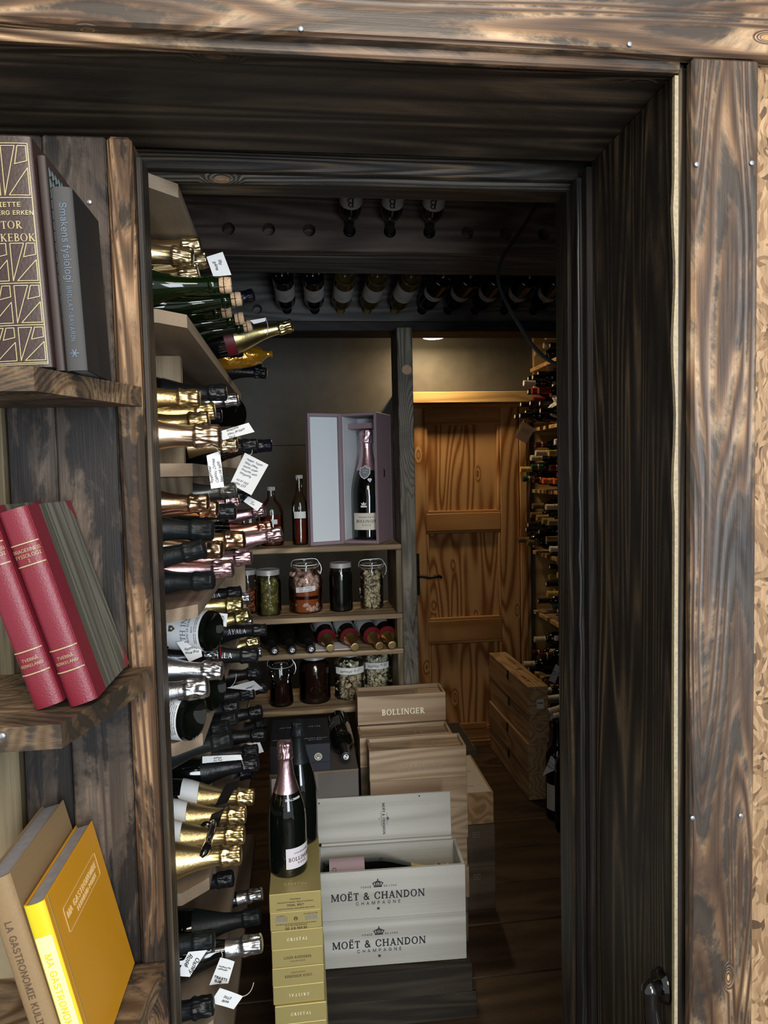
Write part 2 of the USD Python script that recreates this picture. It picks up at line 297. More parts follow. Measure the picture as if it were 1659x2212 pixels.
mk('cellophane', {'tc': ('texture_coordinate', {}), 'n': ('noise_texture', dict(scale=55, detail=4)), 'b': ('bump', dict(strength=.9, distance=.004)), 'd': ('principled_bsdf', dict(base_color=(.85, .40, .03), roughness=.14, coat_weight=1.0, specular_ior_level=1.0, metallic=.7))}, [('tc.object', 'n.vector'), ('n.fac', 'b.height'), ('b.normal', 'd.normal'), ('b.normal', 'd.coat_normal')], 'd.BSDF')
for nm_, c_, r_ in (('cap_black', (.012, .012, .013), .35), ('cap_red', (.30, .012, .02), .35), ('cap_maroon', (.07, .008, .01), .4), ('cap_cream', (.62, .52, .36), .5), ('cap_white', (.72, .70, .64), .5), ('cap_green', (.012, .07, .045), .35), ('cap_yellow', (.60, .42, .10), .4), ('cap_orange', (.70, .16, .03), .4), ('cap_gold', (.33, .24, .09), .35), ('cap_bronze', (.14, .095, .045), .4)):
    plain(nm_, c_, r_)
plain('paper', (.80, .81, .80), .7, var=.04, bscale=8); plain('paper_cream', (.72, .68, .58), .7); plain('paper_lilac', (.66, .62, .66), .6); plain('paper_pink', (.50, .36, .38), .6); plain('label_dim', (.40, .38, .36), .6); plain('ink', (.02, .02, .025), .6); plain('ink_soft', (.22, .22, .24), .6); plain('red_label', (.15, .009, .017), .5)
plain('white_print', (.80, .80, .80), .5); plain('gold_print', (.80, .66, .34), .35, metal=.6); plain('gold_line', (.38, .32, .16), .4); plain('pale_gold_print', (.92, .87, .66), .5); plain('brown_print', (.10, .06, .035), .7); plain('emboss', (.32, .25, .17), .6)
plain('cork', (.55, .37, .22), .8, bump=.5, bscale=300, var=.25); plain('string', (.45, .42, .36), .8); plain('wire', (.03, .03, .03), .4, metal=.8)
plain('ribbon_black', (.012, .010, .009), .3); plain('wax_black', (.006, .005, .005), .08, coat=.5); plain('tissue', (.82, .80, .76), .8, bump=.6, bscale=60)
plain('pink_box', (.275, .195, .22), .5, bump=.05, bscale=300); plain('box_lining', (.68, .73, .76), .6)
plain('black_card', (.011, .0135, .020), .55, bump=.08, bscale=500); plain('carton', (.10, .085, .072), .6, var=.08, bscale=10); plain('carton_brown', (.17, .115, .065), .7, var=.1, bscale=10); plain('packing_tape', (.15, .135, .12), .2)
plain('gold_card', (.42, .345, .13), .42, metal=.35, bump=.05, bscale=400); plain('gold_card_edge', (.52, .44, .18), .45, metal=.3)
plain('leather_brown', (.034, .017, .0145), .45, bump=.25, bscale=260); plain('teal_cloth', (.13, .20, .21), .6); plain('brown_cloth', (.035, .022, .019), .6); plain('grey_cloth', (.055, .054, .053), .75, bump=.3, bscale=500); plain('black_cloth', (.008, .008, .008), .65, bump=.2, bscale=400); plain('blue_print', (.11, .16, .22), .6)
plain('red_leather', (.17, .012, .024), .40, bump=.3, bscale=420); plain('page_edge', (.28, .27, .275), .8, var=.1, bscale=90); plain('tan_cloth', (.26, .17, .08), .6, var=.06, bscale=300); plain('yellow_gloss', (.62, .28, .012), .3); plain('yellow_spine', (.72, .58, .02), .35); plain('yellow_print', (.80, .70, .35), .5); plain('orange_print', (.78, .56, .26), .5); plain('pale_yellow', (.86, .80, .35), .5)
wood('marbled', 'z', [(.065, .062, .047), (.11, .107, .083), (.145, .14, .11), (.22, .215, .175)], ring=9, scale=16, stretch=.05, knots=.1, rough=.6, bump=.05, knotcol=(.2, .19, .15))
plain('cable_black', (.05, .06, .065), .25, spec=.8); plain('iron', (.012, .012, .012), .4, metal=.5, bump=.5, bscale=120); plain('black_gloss', (.006, .005, .005), .12, coat=.6); plain('nail', (.45, .50, .55), .3, metal=.8); plain('rubber', (.02, .022, .022), .25)
mk('paper_thin', {'d': ('diffuse_bsdf', dict(color=(.78, .72, .60))), 't': ('translucent_bsdf', dict(color=(.75, .66, .50))), 'm': ('mix_closure', dict(fac=.45))}, [('d.BSDF', 'm.closure1'), ('t.BSDF', 'm.closure2')], 'm.closure')
mk('clear_glass', {'t': ('transparent_bsdf', dict(color=(.93, .95, .92))), 'g': ('glossy_bsdf', dict(color=(1, 1, 1), roughness=.04)), 'f': ('fresnel', dict(IOR=1.45)), 'm': ('mix_closure', {})}, [('f.fac', 'm.fac'), ('t.BSDF', 'm.closure1'), ('g.BSDF', 'm.closure2')], 'm.closure')
for nm_, c_ in (('liquid_red', (.085, .014, .006)), ('liquid_dark', (.014, .005, .003)), ('liquid_black', (.006, .007, .006)), ('liquid_rose', (.24, .06, .022)), ('brine', (.07, .06, .018)), ('liquid_pale', (.40, .24, .18))): plain(nm_, c_, .12, subsurface_weight=0)
plain('pickle', (.135, .115, .035), .3, var=.25, bscale=40); plain('clove', (.46, .29, .25), .4, var=.15, bscale=60); plain('berry', (.22, .06, .02), .3); plain('mushroom', (.48, .40, .27), .8, var=.4, bscale=120); plain('mushroom_pale', (.60, .56, .42), .8, var=.25, bscale=120); plain('herb', (.05, .02, .01), .8); plain('rubber_ring', (.62, .58, .50), .6); plain('label_tape', (.70, .72, .70), .6)
mk('lamp_glow', {'e': ('emission', dict(color=(1.0, .80, .52), strength=28.0))}, [], 'e.emission')

# ================================================================== THE SETTING
rnd = random.Random(4)
fl = sgroup('floor')
seams = [-.6, -.25, .0, .26, .5, .77, 1.05, 1.31, 1.57, 1.83, 2.07, 2.32, 2.55, 2.79, 3.03, 3.28, 3.53, 3.79, 4.02]
seams = [-2.6, -2.35, -2.1, -1.85, -1.6, -1.35, -1.1, -.85] + seams
for a, b in zip(seams, seams[1:]):
    obj('plank', bx(-1.7, 2.0, a + .0015, b - .0015, -.03, -rnd.random() * .003, .003), 'floor_wood', fl)
obj('subfloor', bx(-1.7, 2.0, -2.6, 4.1, -.06, -.031, 0), 'ceiling_dark', fl)
struct('ceiling', bx(-.75, 1.85, 1.3, 4.1, 2.50, 2.56, 0), 'ceiling_dark')
wl = struct('wall_left', bx(-.78, -.70, 1.2, 4.1, 0, 2.5, 0), 'wall_dark')
struct('wall_right', bx(1.76, 1.84, 1.2, 4.1, 0, 2.5, 0), 'wall_dark')
wb = sgroup('wall_back')
obj('backing', bx(-.78, 1.84, 4.061, 4.08, 0, 2.5, 0), 'wall_dark', wb)
obj('panel', bx(-.70, 1.76, 4.01, 4.06, 1.7735, 2.5, .001), 'wall_dark', wb)
obj('panel', bx(-.70, .60, 4.012, 4.06, 0, 1.772, .001), 'wall_dark', wb)
obj('panel', bx(1.36, 1.76, 4.012, 4.06, 0, 1.772, .001), 'wall_dark', wb)

# partition with the doorway
wf = sgroup('wall_front')
obj('strand_board_panel', bx(.62, 1.9, .945, .957, 0, 2.6, 0), 'strand_board', wf)
obj('partition_core', bx(.585, 1.84, .958, 1.30, 0, 2.5, 0), 'wall_dark', wf)
obj('partition_core', bx(-1.7, 1.84, .985, 1.30, 2.20, 2.56, 0), 'wall_dark', wf)
obj('partition_core', bx(-1.7, -.72, 1.185, 1.30, 0, 2.2, 0), 'wall_dark', wf)
t1 = sgroup('trim_1')                                       # the board across the head of the doorway
obj('head_board', bx(-1.2, .70, .925, .948, 2.163, 2.40, .004), 'burnt_x', t1)
obj('head_board', bx(-1.2, .70, .935, .955, 2.402, 2.60, .004), 'burnt_x', t1)
obj('gap_strip', bx(-1.2, .552, .952, .982, 2.155, 2.21, .001), 'char_x', t1)
t2 = sgroup('trim_2')                                       # the casing at the right
obj('casing_board', bx(.549, .648, .925, .944, 0, 2.161, .004), 'burnt_z', t2)
obj('gap_strip', bx(.541, .57, .950, .957, 0, 2.16, .001), 'char_z', t2)
t3 = sgroup('trim_3')                                       # the deep lining of the doorway
obj('lining_board', bx(-1.2, .545, .956, 1.24, 2.158, 2.20, .001), 'soffit_bounce_tone', t3)
obj('lining_board', bx(.5425, .584, .956, 1.24, 0, 2.157, .001), 'char_z', t3)
obj('raw_edge', bx(-1.2, .543, .943, .9555, 2.1495, 2.166, .003), 'burnt_x', t3)
rp = [(.5362 + .0005 * math.sin(z * 9) + (.002 * math.sin(z * 31) if 1.55 < z < 2.0 else 0), z) for z in np.linspace(0, 2.148, 60)]
obj('raw_edge', tf(extrude(Polygon(rp + [(.5418, 2.148), (.5418, 0)]), .007), mat4(np.array([[1, 0, 0], [0, 0, -1], [0, 1, 0]]), (0, .9555, 0))), 'raw_edge', t3)
for px, py in ((1505, 355), (1624, 352), (1496, 1767), (1600, 1762), (650, 62), (1360, 95)):
    p = U(px, py, .9235); n_ = trimesh.creation.icosphere(2, .0035); n_.apply_scale([1, .45, 1]); n_.apply_translation(p)
    obj('nail', n_, 'nail', t1 if py < 200 else t2, smooth=True)
t4 = sgroup('trim_4')                                       # the rebated inner frame
obj('frame_rail', bx(-.75, .60, 1.285, 1.30, 2.142, 2.25, .002), 'char_x', t4)
obj('frame_rail', bx(-.75, .60, 1.301, 1.36, 2.128, 2.25, .003), 'char_x', t4)
obj('frame_post', bx(.532, .584, 1.242, 1.262, 0, 2.15, .001), 'black_z', t4)
obj('frame_post', bx(.524, .60, 1.266, 1.298, 0, 2.142, .003), 'black_z', t4)
obj('frame_post', bx(.519, .60, 1.30, 1.37, 0, 2.135, .004), 'char_z', t4)
sp = np.array([[.5225, 1.2595, z] for z in np.linspace(.0, 2.13, 50)]); sp[:, 0] += .0008 * np.sin(sp[:, 2] * 47) + .0006 * np.sin(sp[:, 2] * 91)
obj('seal_strip', tube(sp, .0032, 8), 'rubber', t4, smooth=True)

# ------------------------------------------------------------------ panelled door in the back wall
dr = sgroup('door_1')
obj('stile', bx(.612, .715, 3.962, 4.002, .012, 1.985, .003), 'door_pine', dr)
obj('stile', bx(1.16, 1.272, 3.962, 4.002, .012, 1.985, .003), 'door_pine', dr)
for z0, z1 in ((1.888, 1.985), (1.258, 1.360), (.606, .731), (.012, .075)):
    obj('rail', bx(.7155, 1.1595, 3.962, 4.002, z0, z1, .003), 'door_rail', dr)
for z0, z1 in ((1.360, 1.888), (.731, 1.258), (.075, .606)):
    obj('door_panel', bx(.7155, 1.1595, 3.984, 3.996, z0, z1, 0), 'door_pine', dr)
    for zz, s in ((z1 - .016, 1), (z0, -1)):
        obj('bead', bx(.7155, 1.1595, 3.966, 3.984, zz, zz + .016, .005), 'door_rail', dr)
    for xx in (.7155, 1.1435):
        obj('bead', bx(xx, xx + .016, 3.966, 3.984, z0 + .016, z1 - .016, .005), 'door_pine', dr)
hp = bx(.634, .668, 3.954, 3.962, .89, 1.135, .003)
tag(obj('handle_plate', hp, 'iron', dr), 'long black wrought iron handle plate')
hl = cat(tube(spline([(.651, 3.955, 1.005), (.652, 3.925, 1.005), (.68, 3.915, 1.003), (.73, 3.913, .995), (.775, 3.914, 1.002), (.79, 3.915, .990)], 20), [.008] * 6 + [.007] * 8 + [.009, .010, .010, .009, .008, .006], 8), tf(lathe([(0, 0), (.015, 0), (.015, .008), (0, .010)], 16), mat4(RX(90), (.651, 3.956, 1.005))))
tag(obj('handle', hl, 'iron', dr, True), 'black wrought iron lever handle')
obj('keyhole', bx(.647, .655, 3.952, 3.955, .915, .935, .001), 'black_gloss', dr)
t5 = sgroup('trim_5')
obj('door_frame', bx(1.275, 1.318, 3.955, 4.01, 0, 1.99, .004), 'door_pine', t5)
obj('door_frame', bx(1.319, 1.344, 3.97, 4.01, 0, 1.99, .004), 'door_pine', t5)
obj('door_frame', bx(.562, .610, 3.955, 4.01, 0, 1.99, .004), 'door_pine', t5)
obj('head_lintel', bx(.54, 1.40, 3.89, 4.008, 1.992, 2.055, .003), 'lintel_pine', t5)
obj('head_moulding', bx(.56, 1.345, 3.92, 4.0, 1.970, 1.9915, .006), 'door_rail', t5)
obj('threshold', bx(.61, 1.275, 3.94, 4.01, 0, .011, .003), 'door_rail', t5)
obj('baseboard', bx(.72, 1.05, 3.945, 3.9615, .08, .115, .003), 'door_rail', t5)
# beams
t6 = sgroup('trim_6')
obj('beam', bx(-.70, 1.76, 2.70, 2.84, 2.150, 2.188, .003), 'black_x', t6)
obj('beam', bx(-.70, 1.76, 3.86, 4.0, 2.44, 2.5, .003), 'black_x', t6)
pl = tag(thing('post', 'worn grey-brown upright plank with a round knot, at the end of the jar shelves', 'post'), kind='structure')
obj('board', bx(.374, .432, 2.62, 2.80, 0, 2.149, .003), 'post_worn', pl)
kn = tf(lathe([(0, .0016), (.017, .0016), (.019, 0)], 24), mat4(RX(90), (.409, 2.6195, 1.99)))
kn.apply_scale([1, 1, 1]); obj('knot', kn, 'knot_pink' if 'knot_pink' in M else 'cork', pl)

# lamp: a round spot under the ceiling, in front of the back wall
lamp = thing('ceiling_spot', 'round glowing warm spotlight hanging just below the beam', 'lamp')
LX, LY, LZ = .735, 3.75, 2.328
obj('housing', tf(lathe([(.052, .170), (.058, .167), (.060, .012), (.058, .0), (.052, -.001), (.049, .02), (0, .022)], 32), mat4(None, (LX, LY, LZ))), 'steel', lamp, 40)
obj('bulb', tf(lathe([(0, .019), (.047, .019), (.046, .004), (.03, -.002), (0, -.004)], 28), mat4(None, (LX, LY, LZ))), 'lamp_glow', lamp, True)
sl = UsdLux.DiskLight.Define(stage, '/World/spot_beam')
sl.AddTranslateOp().Set(Gf.Vec3d(LX, LY, LZ - .006)); sl.CreateRadiusAttr(.044); sl.CreateIntensityAttr(240); sl.CreateColorAttr(Gf.Vec3f(1.0, .70, .38))

sb_ = UsdLux.SphereLight.Define(stage, '/World/spot_spill')
sb_.AddTranslateOp().Set(Gf.Vec3d(LX - .02, LY, LZ - .040)); sb_.CreateRadiusAttr(.022); sb_.CreateIntensityAttr(95); sb_.CreateColorAttr(Gf.Vec3f(1.0, .74, .42))
# ================================================================== FURNITURE
# bookcase that closes the left half of the doorway
bc = thing('bookcase', 'scorched plank bookcase with slanted shelf ends, beside the cellar doorway', 'bookcase')
for x0, x1, y0, mt in ((-.72, -.566, 1.118, 'book_panel'), (-.564, -.445, 1.108, 'old_plank'), (-.443, -.372, 1.121, 'book_panel'), (-.3705, -.279, 1.119, 'book_panel')):
    obj('back_plank', bx(x0, x1, y0, 1.150, 0, 2.118, .003), mt, bc)
obj('edge_post', bx(-.277, -.2395, 1.112, 1.168, 0, 2.117, .006), 'book_post', bc)
obj('edge_strip', bx(-.2392, -.2285, 1.128, 1.176, 0, 2.095, .004), 'char_z', bc)
SH = (1.741, 1.306, .826)
for zt, xn, yn in zip(SH, (-.322, -.297, -.285), (.905, .866, .80)):
    poly = Polygon([(-.75, yn - .004), (xn, yn), (-.239, 1.110), (-.75, 1.106)])
    pr = extrude(poly, .030); pr.apply_translation([0, 0, zt - .030])
    obj('shelf', pr, 'shelf_end', bc)
for px, py in ((193, 436), (5, 1590)):
    p = U(px, py, 1.1175 if px > 50 else .862); n_ = trimesh.creation.icosphere(2, .004); n_.apply_scale([1, .5, 1]); n_.apply_translation(p); obj('screw', n_, 'nail', bc, True)

# wine rack along the left wall
LEV = {'0': 2.117, 'A': 1.900, 'B': 1.627, 'C': 1.362, 'D': 1.115, 'E': .822, 'F': .545, 'G': .27}
rk = thing('champagne_rack', 'pine rack of deep boards along the left wall, crowded with champagne bottles', 'wine rack')
for k, z in LEV.items():
    y1 = 1.62 if k == '0' else 2.56
    y0 = {'0': 1.24, 'E': 1.30}.get(k, 1.285)
    obj('shelf_board', tf(extrude(Polygon([(-.69, y0), (-.245, y0), (-.2, y0 + .045), (-.206, y1), (-.69, y1)]), .024), mat4(None, (0, 0, z - .024))), 'rack_pine', rk)
for k0, k1, y, xr in (('B', 'A', 1.62, -.262), ('C', 'B', 1.64, -.252), ('C', 'B', 2.08, -.250), ('D', 'C', 1.9, -.25), ('E', 'D', 1.73, -.243), ('F', 'E', 1.8, -.25), ('B', 'A', 2.53, -.21), ('D', 'C', 2.53, -.21), ('E', 'D', 2.53, -.21), ('F', 'E', 2.53, -.21), ('G', 'F', 1.8, -.25)):
    obj('divider', bx(-.69, xr, y, y + .028, LEV[k0] + .0004, LEV[k1] - .0244, .002), 'rack_block', rk)

# open shelving with the jars
SY0, SY1 = 2.60, 2.88
js = thing('jar_shelving', 'open pine shelving of jars and bottles behind the champagne rack', 'shelf')
JZ = (1.331, 1.066, .930, .714)
for z in JZ:
    obj('shelf', bx(-.69, .3715, SY0, SY1, z - .020, z, .003), 'shelf_pine', js)
for a, b in zip((.0,) + tuple(reversed(JZ)), tuple(reversed(JZ)) + (None,)):
    if b: obj('upright', bx(.350, .3715, SY0 + .004, SY1, a + .0003, b - .0203, .003), 'old_plank', js); obj('upright', bx(-.69, -.668, SY0 + .004, SY1, a + .0003, b - .0203, .003), 'old_plank', js)

# bottle boards hanging under the ceiling
def hole_board(name, label, x0, x1, y, z0, z1, holes, mt, th=.045):
    t = thing(name, label, 'bottle rack')
    poly = sbox(x0, z0, x1, z1)
    for hx, hz in holes: poly = poly.difference(Point(hx, hz).buffer(.0185, 16))
    obj('board', tf(extrude(poly, th), mat4(np.array([[1, 0, 0], [0, 0, -1], [0, 1, 0]]), (0, y + th, 0))), mt, t)
    obj('backing', bx(x0, x1, y + th + .0004, y + th + .012, z0 + .03, z0 + .12, 0), mt, t)
    return t
H1X = (-.189, -.073, .045, .164, .285, .405, .522, .642, .762, .88, 1.0)
H1 = hole_board('bottle_board', 'hanging board toned a daylit brown, with a row of round bottle holes, nearer of the two', -.69, 1.74, 2.10, 2.262, 2.50, [(x, 2.322) for x in H1X], 'rack_daylit_brown')
obj('underside', bx(-.69, 1.74, 2.16, 2.33, 2.262, 2.29, .002), 'rack_grey', H1)
H2X = (-.149, -.035, .072, .171, .275, .385, .495, .60, .71, .83, .95, 1.06)
H2 = hole_board('bottle_board', 'grey hanging board of necked-in bottles above the post, farther of the two', -.69, 1.74, 2.75, 2.1885, 2.50, [(x, 2.243) for x in H2X], 'rack_grey')

# wine rack along the right wall
rr = thing('wine_rack', 'slatted rack along the right wall beside the panelled door, full of bottles', 'wine rack')
RZ_ = (2.194, 1.845, 1.488, 1.127, .771, .40)
for i, z in enumerate(RZ_):
    y = 2.905
    if i == 0: obj('shelf', bx(1.352, 1.75, 2.9, 3.98, z - .022, z, .002), 'lintel_pine', rr)
    else:
        obj('shelf', bx(1.372, 1.75, 2.9, 3.98, z - .021, z - .0005, .001), 'rack_pine', rr)
        k = 0
        while y < 3.96:
            obj('slat', bx(1.350, 1.3715, y, y + .044, z - .021, z, .0015), ('lintel_pine', 'dull_box', 'lintel_pine', 'case_box')[k % 4], rr); y += .046; k += 1
obj('end_panel', bx(1.375, 1.75, 3.982, 4.008, .0, 2.49, .002), 'lintel_pine', rr)

# ================================================================== BOTTLES (axis along local z, base at the origin)
CH = np.array([(0, .022), (.02, .014), (.034, .003), (.038, 0), (.0425, .002), (.0440, .008), (.0442, .118), (.0430, .138), (.0390, .160), (.0322, .182), (.0248, .204), (.0192, .224), (.0165, .242), (.0153, .260), (.0150, .275), (.0150, .298), (.0135, .3), (0, .3)])
BD = np.array([(0, .03), (.018, .022), (.031, .003), (.034, 0), (.0368, .002), (.0375, .008), (.0375, .182), (.0362, .196), (.0305, .212), (.0215, .224), (.0165, .234), (.0146, .248), (.0142, .288), (.0155, .290), (.0155, .299), (.0135, .301), (0, .301)])
def rf(prof):
    i = 3 + np.argmax(prof[3:, 1] >= .0079)
    return lambda z: np.interp(z, prof[i:, 1], prof[i:, 0])
RCH, RBD = rf(CH), rf(BD)
def dense(prof, k=3):
    out = [prof[0]]
    for a, b in zip(prof, prof[1:]):
        out += [a + (b - a) * t for t in np.linspace(0, 1, k + 1)[1:]]
    return np.array(out)
def champagne_foil(z0, seed=0, hood=.262, amp=1.0, L=.301):
    zs = np.r_[np.linspace(z0, hood, 9), np.linspace(hood + .003, L, 16)]
    rs = [RCH(z) + .0009 if z <= hood else .0158 + .0024 * min(1, (z - hood) / .007) - .0008 * (z - hood) / (L - hood) for z in zs]
    zs = np.r_[zs, L + .0025, L + .0038, L + .004]; rs = np.r_[rs, .0140, .008, 0]
    m = lathe(np.stack([rs, zs], 1), 64); v = np.array(m.vertices); r = np.hypot(v[:, 0], v[:, 1]); th = np.arctan2(v[:, 1], v[:, 0])
    q = np.stack([np.cos(th) * 5.5, np.sin(th) * 5.5, v[:, 2] * 55], 1); q2 = np.stack([np.cos(th) * 2.6, np.sin(th) * 2.6, v[:, 2] * 120], 1)
    nz = (meshkit.noise(q, seed) - .5) + .7 * (meshkit.noise(q2, seed + 9) - .5)
    q3 = np.stack([np.cos(th) * 9, np.sin(th) * 9, v[:, 2] * 30], 1); nz = nz + .55 * (np.abs(meshkit.noise(q3, seed + 4) - .5) * 2 - .5)
    a = np.where(v[:, 2] > hood, .0046, np.clip((v[:, 2] - hood + .03) / .03, 0, 1) ** 2 * .002 + .0003) * amp
    rim = np.exp(-((v[:, 2] - hood - .006) / .0035) ** 2) * .0012
    k = np.where(r > .006, (r + nz * a + rim) / np.maximum(r, 1e-6), 1)
    v[:, 0] *= k; v[:, 1] *= k; m.vertices = v; return m
def band(R, z0, z1, a0, a1, off=.0005, n=18):
    zs = np.linspace(z0, z1, max(2, int((z1 - z0) / .012) + 2)); return lathe(np.stack([R(zs) + off, zs], 1), n, a0, a1)
def capsule(z0, L=.3016, R=RBD):
    zs = np.linspace(z0, .287, 6); p = [(R(z) + .0007, z) for z in zs] + [(.0163, .289), (.0164, .299), (.0158, L), (.0120, L + .0007), (.0112, L - .0003), (0, L - .0002)]
    return lathe(p, 24)
def bottle_T(tip, d, L=.3, roll=0, s=1.0):
    d = np.array(d, float); d /= np.linalg.norm(d); base = np.array(tip) - d * L * s
    c = CAM - (base + d * L * s * .5); c -= d * (c @ d); c /= np.linalg.norm(c)
    R = np.stack([c, np.cross(d, c), d], 1) @ rot([0, 0, 1], roll)
    return mat4(R * s, base)
PROTO = {}
def build_champagne(t, kind):
    foil, z0, glass = KIND[kind][:3]; opt = KIND[kind][3]
    seed = sum(map(ord, kind))
    obj('body', lathe(dense(CH, 2), 32), glass, t, 35)
    if foil: obj('foil', champagne_foil(z0, seed, amp=opt.get('amp', 1)), foil, t, True)
    if opt.get('neck'):
        a, b, mt = opt['neck']; obj('neck_label', band(RCH, a, b, -2.2, 2.2), mt, t, True)
    if opt.get('body'):
        a, b, mt = opt['body']; obj('label', band(RCH, a, b, -1.5, 1.5), mt, t, True)
    if opt.get('text'):
        s, h, th, z, mt = opt['text']; obj('lettering', wrap(serif(s, h), RCH, th, z, True, .0016), mt, t)
    if opt.get('collar'): obj('collar', band(RCH, .185, .196, 0, 6.2832, .0012, 32), opt['collar'], t, True)
    if opt.get('cork'):
        obj('cork', lathe([(.0105, .295), (.0138, .301), (.0148, .306), (.0150, .316), (.0140, .3215), (0, .323)], 20), 'cork', t, 30)
        ring = [tube(spline([(.0158 * math.cos(a), .0158 * math.sin(a), z) for a in np.linspace(0, 6.283, 13)], 24), .0007, 5) for z in (.2865, .309)]
        legs = [tube([(.0162 * math.cos(a), .0162 * math.sin(a), .287), (.0158 * math.cos(a), .0158 * math.sin(a), .309), (.008 * math.cos(a), .008 * math.sin(a), .3235), (0, 0, .3238)], .0007, 5) for a in np.arange(4) * 1.5708 + .4]
        obj('lip', lathe([(.0152, .280), (.0168, .283), (.0168, .290), (.0150, .293)], 24), glass, t, True)
        obj('wire', cat(*ring, *legs), 'wire', t)
    if opt.get('disc'): obj('cap_disc', lathe([(.0145, .3046), (.013, .3056), (0, .3058)], 24), opt['disc'], t)
    if opt.get('twist'):
        z = np.linspace(.10, .325, 26); w = np.interp(z, [.10, .2, .27, .29, .305, .312, .325], [.043, .040, .031, .024, .010, .007, .012])
        m = lathe(np.stack([w, z], 1), 40); v = np.array(m.vertices); th = np.arctan2(v[:, 1], v[:, 0])
        k = 1 + .22 * (meshkit.noise(np.stack([np.cos(th) * 4, np.sin(th) * 4, v[:, 2] * 40], 1), 3) - .5); v[:, 0] *= k; v[:, 1] *= k; m.vertices = v
        obj('wrapper', m, 'cellophane', t, True)
K0 = {}
KIND = {'gold': ('gold', .19, 'black_glass', K0), 'gold_rich': ('gold_rich', .185, 'black_glass', K0), 'gold_neck': ('gold_rich', .180, 'black_glass', dict(neck=(.142, .1795, 'paper'))),
  'lemon': ('lemon_gold', .18, 'black_glass', K0), 'lemon_red': ('lemon_gold', .145, 'black_glass', dict(neck=(.118, .1445, 'red_label'))), 'rose_gold': ('rose_gold', .165, 'black_glass', dict(body=(.07, .13, 'paper'))),
  'copper': ('copper', .19, 'black_glass', K0), 'pink': ('pink', .19, 'black_glass', K0), 'pink_label': ('pink', .158, 'black_glass', dict(neck=(.125, .1575, 'paper'))), 'coral': ('coral', .19, 'black_glass', K0),
  'black': ('black_foil', .17, 'black_glass', K0), 'black_matte': ('moss_foil', .16, 'black_glass', dict(amp=.6)), 'black_disc': ('black_foil', .18, 'black_glass', dict(disc='rose_gold')), 'navy': ('navy_foil', .19, 'black_glass', dict(amp=.5)),
  'grey': ('grey_foil', .18, 'black_glass', dict(collar='gold_line')), 'pewter': ('pewter', .19, 'black_glass', dict(disc='cap_red')), 'silver': ('silver', .15, 'black_glass', K0), 'silver_tip': ('silver', .235, 'black_glass', K0),
  'black_named': ('black_foil', .13, 'black_glass', dict(text=('AYALA', .0115, .05, .222, 'white_print'), amp=.5)), 'green': (None, 0, 'green_glass', dict(cork=1)), 'amber': (None, 0, 'black_glass', dict(twist=1)), 'plain_black': ('black_foil', .24, 'black_glass', dict(amp=.4))}
NAME = {'gold': 'gold_foil_bottle', 'gold_rich': 'gold_foil_bottle', 'gold_neck': 'gold_foil_bottle', 'lemon': 'gold_foil_bottle', 'lemon_red': 'gold_foil_bottle', 'rose_gold': 'rose_gold_foil_bottle', 'copper': 'copper_foil_bottle', 'pink': 'pink_foil_bottle', 'pink_label': 'pink_foil_bottle', 'coral': 'coral_foil_bottle', 'black': 'black_foil_bottle', 'black_matte': 'black_foil_bottle', 'black_disc': 'black_foil_bottle', 'navy': 'navy_foil_bottle', 'grey': 'grey_foil_bottle', 'pewter': 'silver_foil_bottle', 'silver': 'silver_foil_bottle', 'silver_tip': 'silver_foil_bottle', 'black_named': 'black_foil_bottle', 'green': 'green_corked_bottle', 'amber': 'cellophane_wrapped_bottle', 'plain_black': 'black_foil_bottle'}
def bottle(kind, T, label, group=None):
    if kind in PROTO: return dup(PROTO[kind], T, label, group, NAME[kind])
    t = thing(NAME[kind], label, 'bottle', T, group); PROTO[kind] = t; build_champagne(t, kind); return t

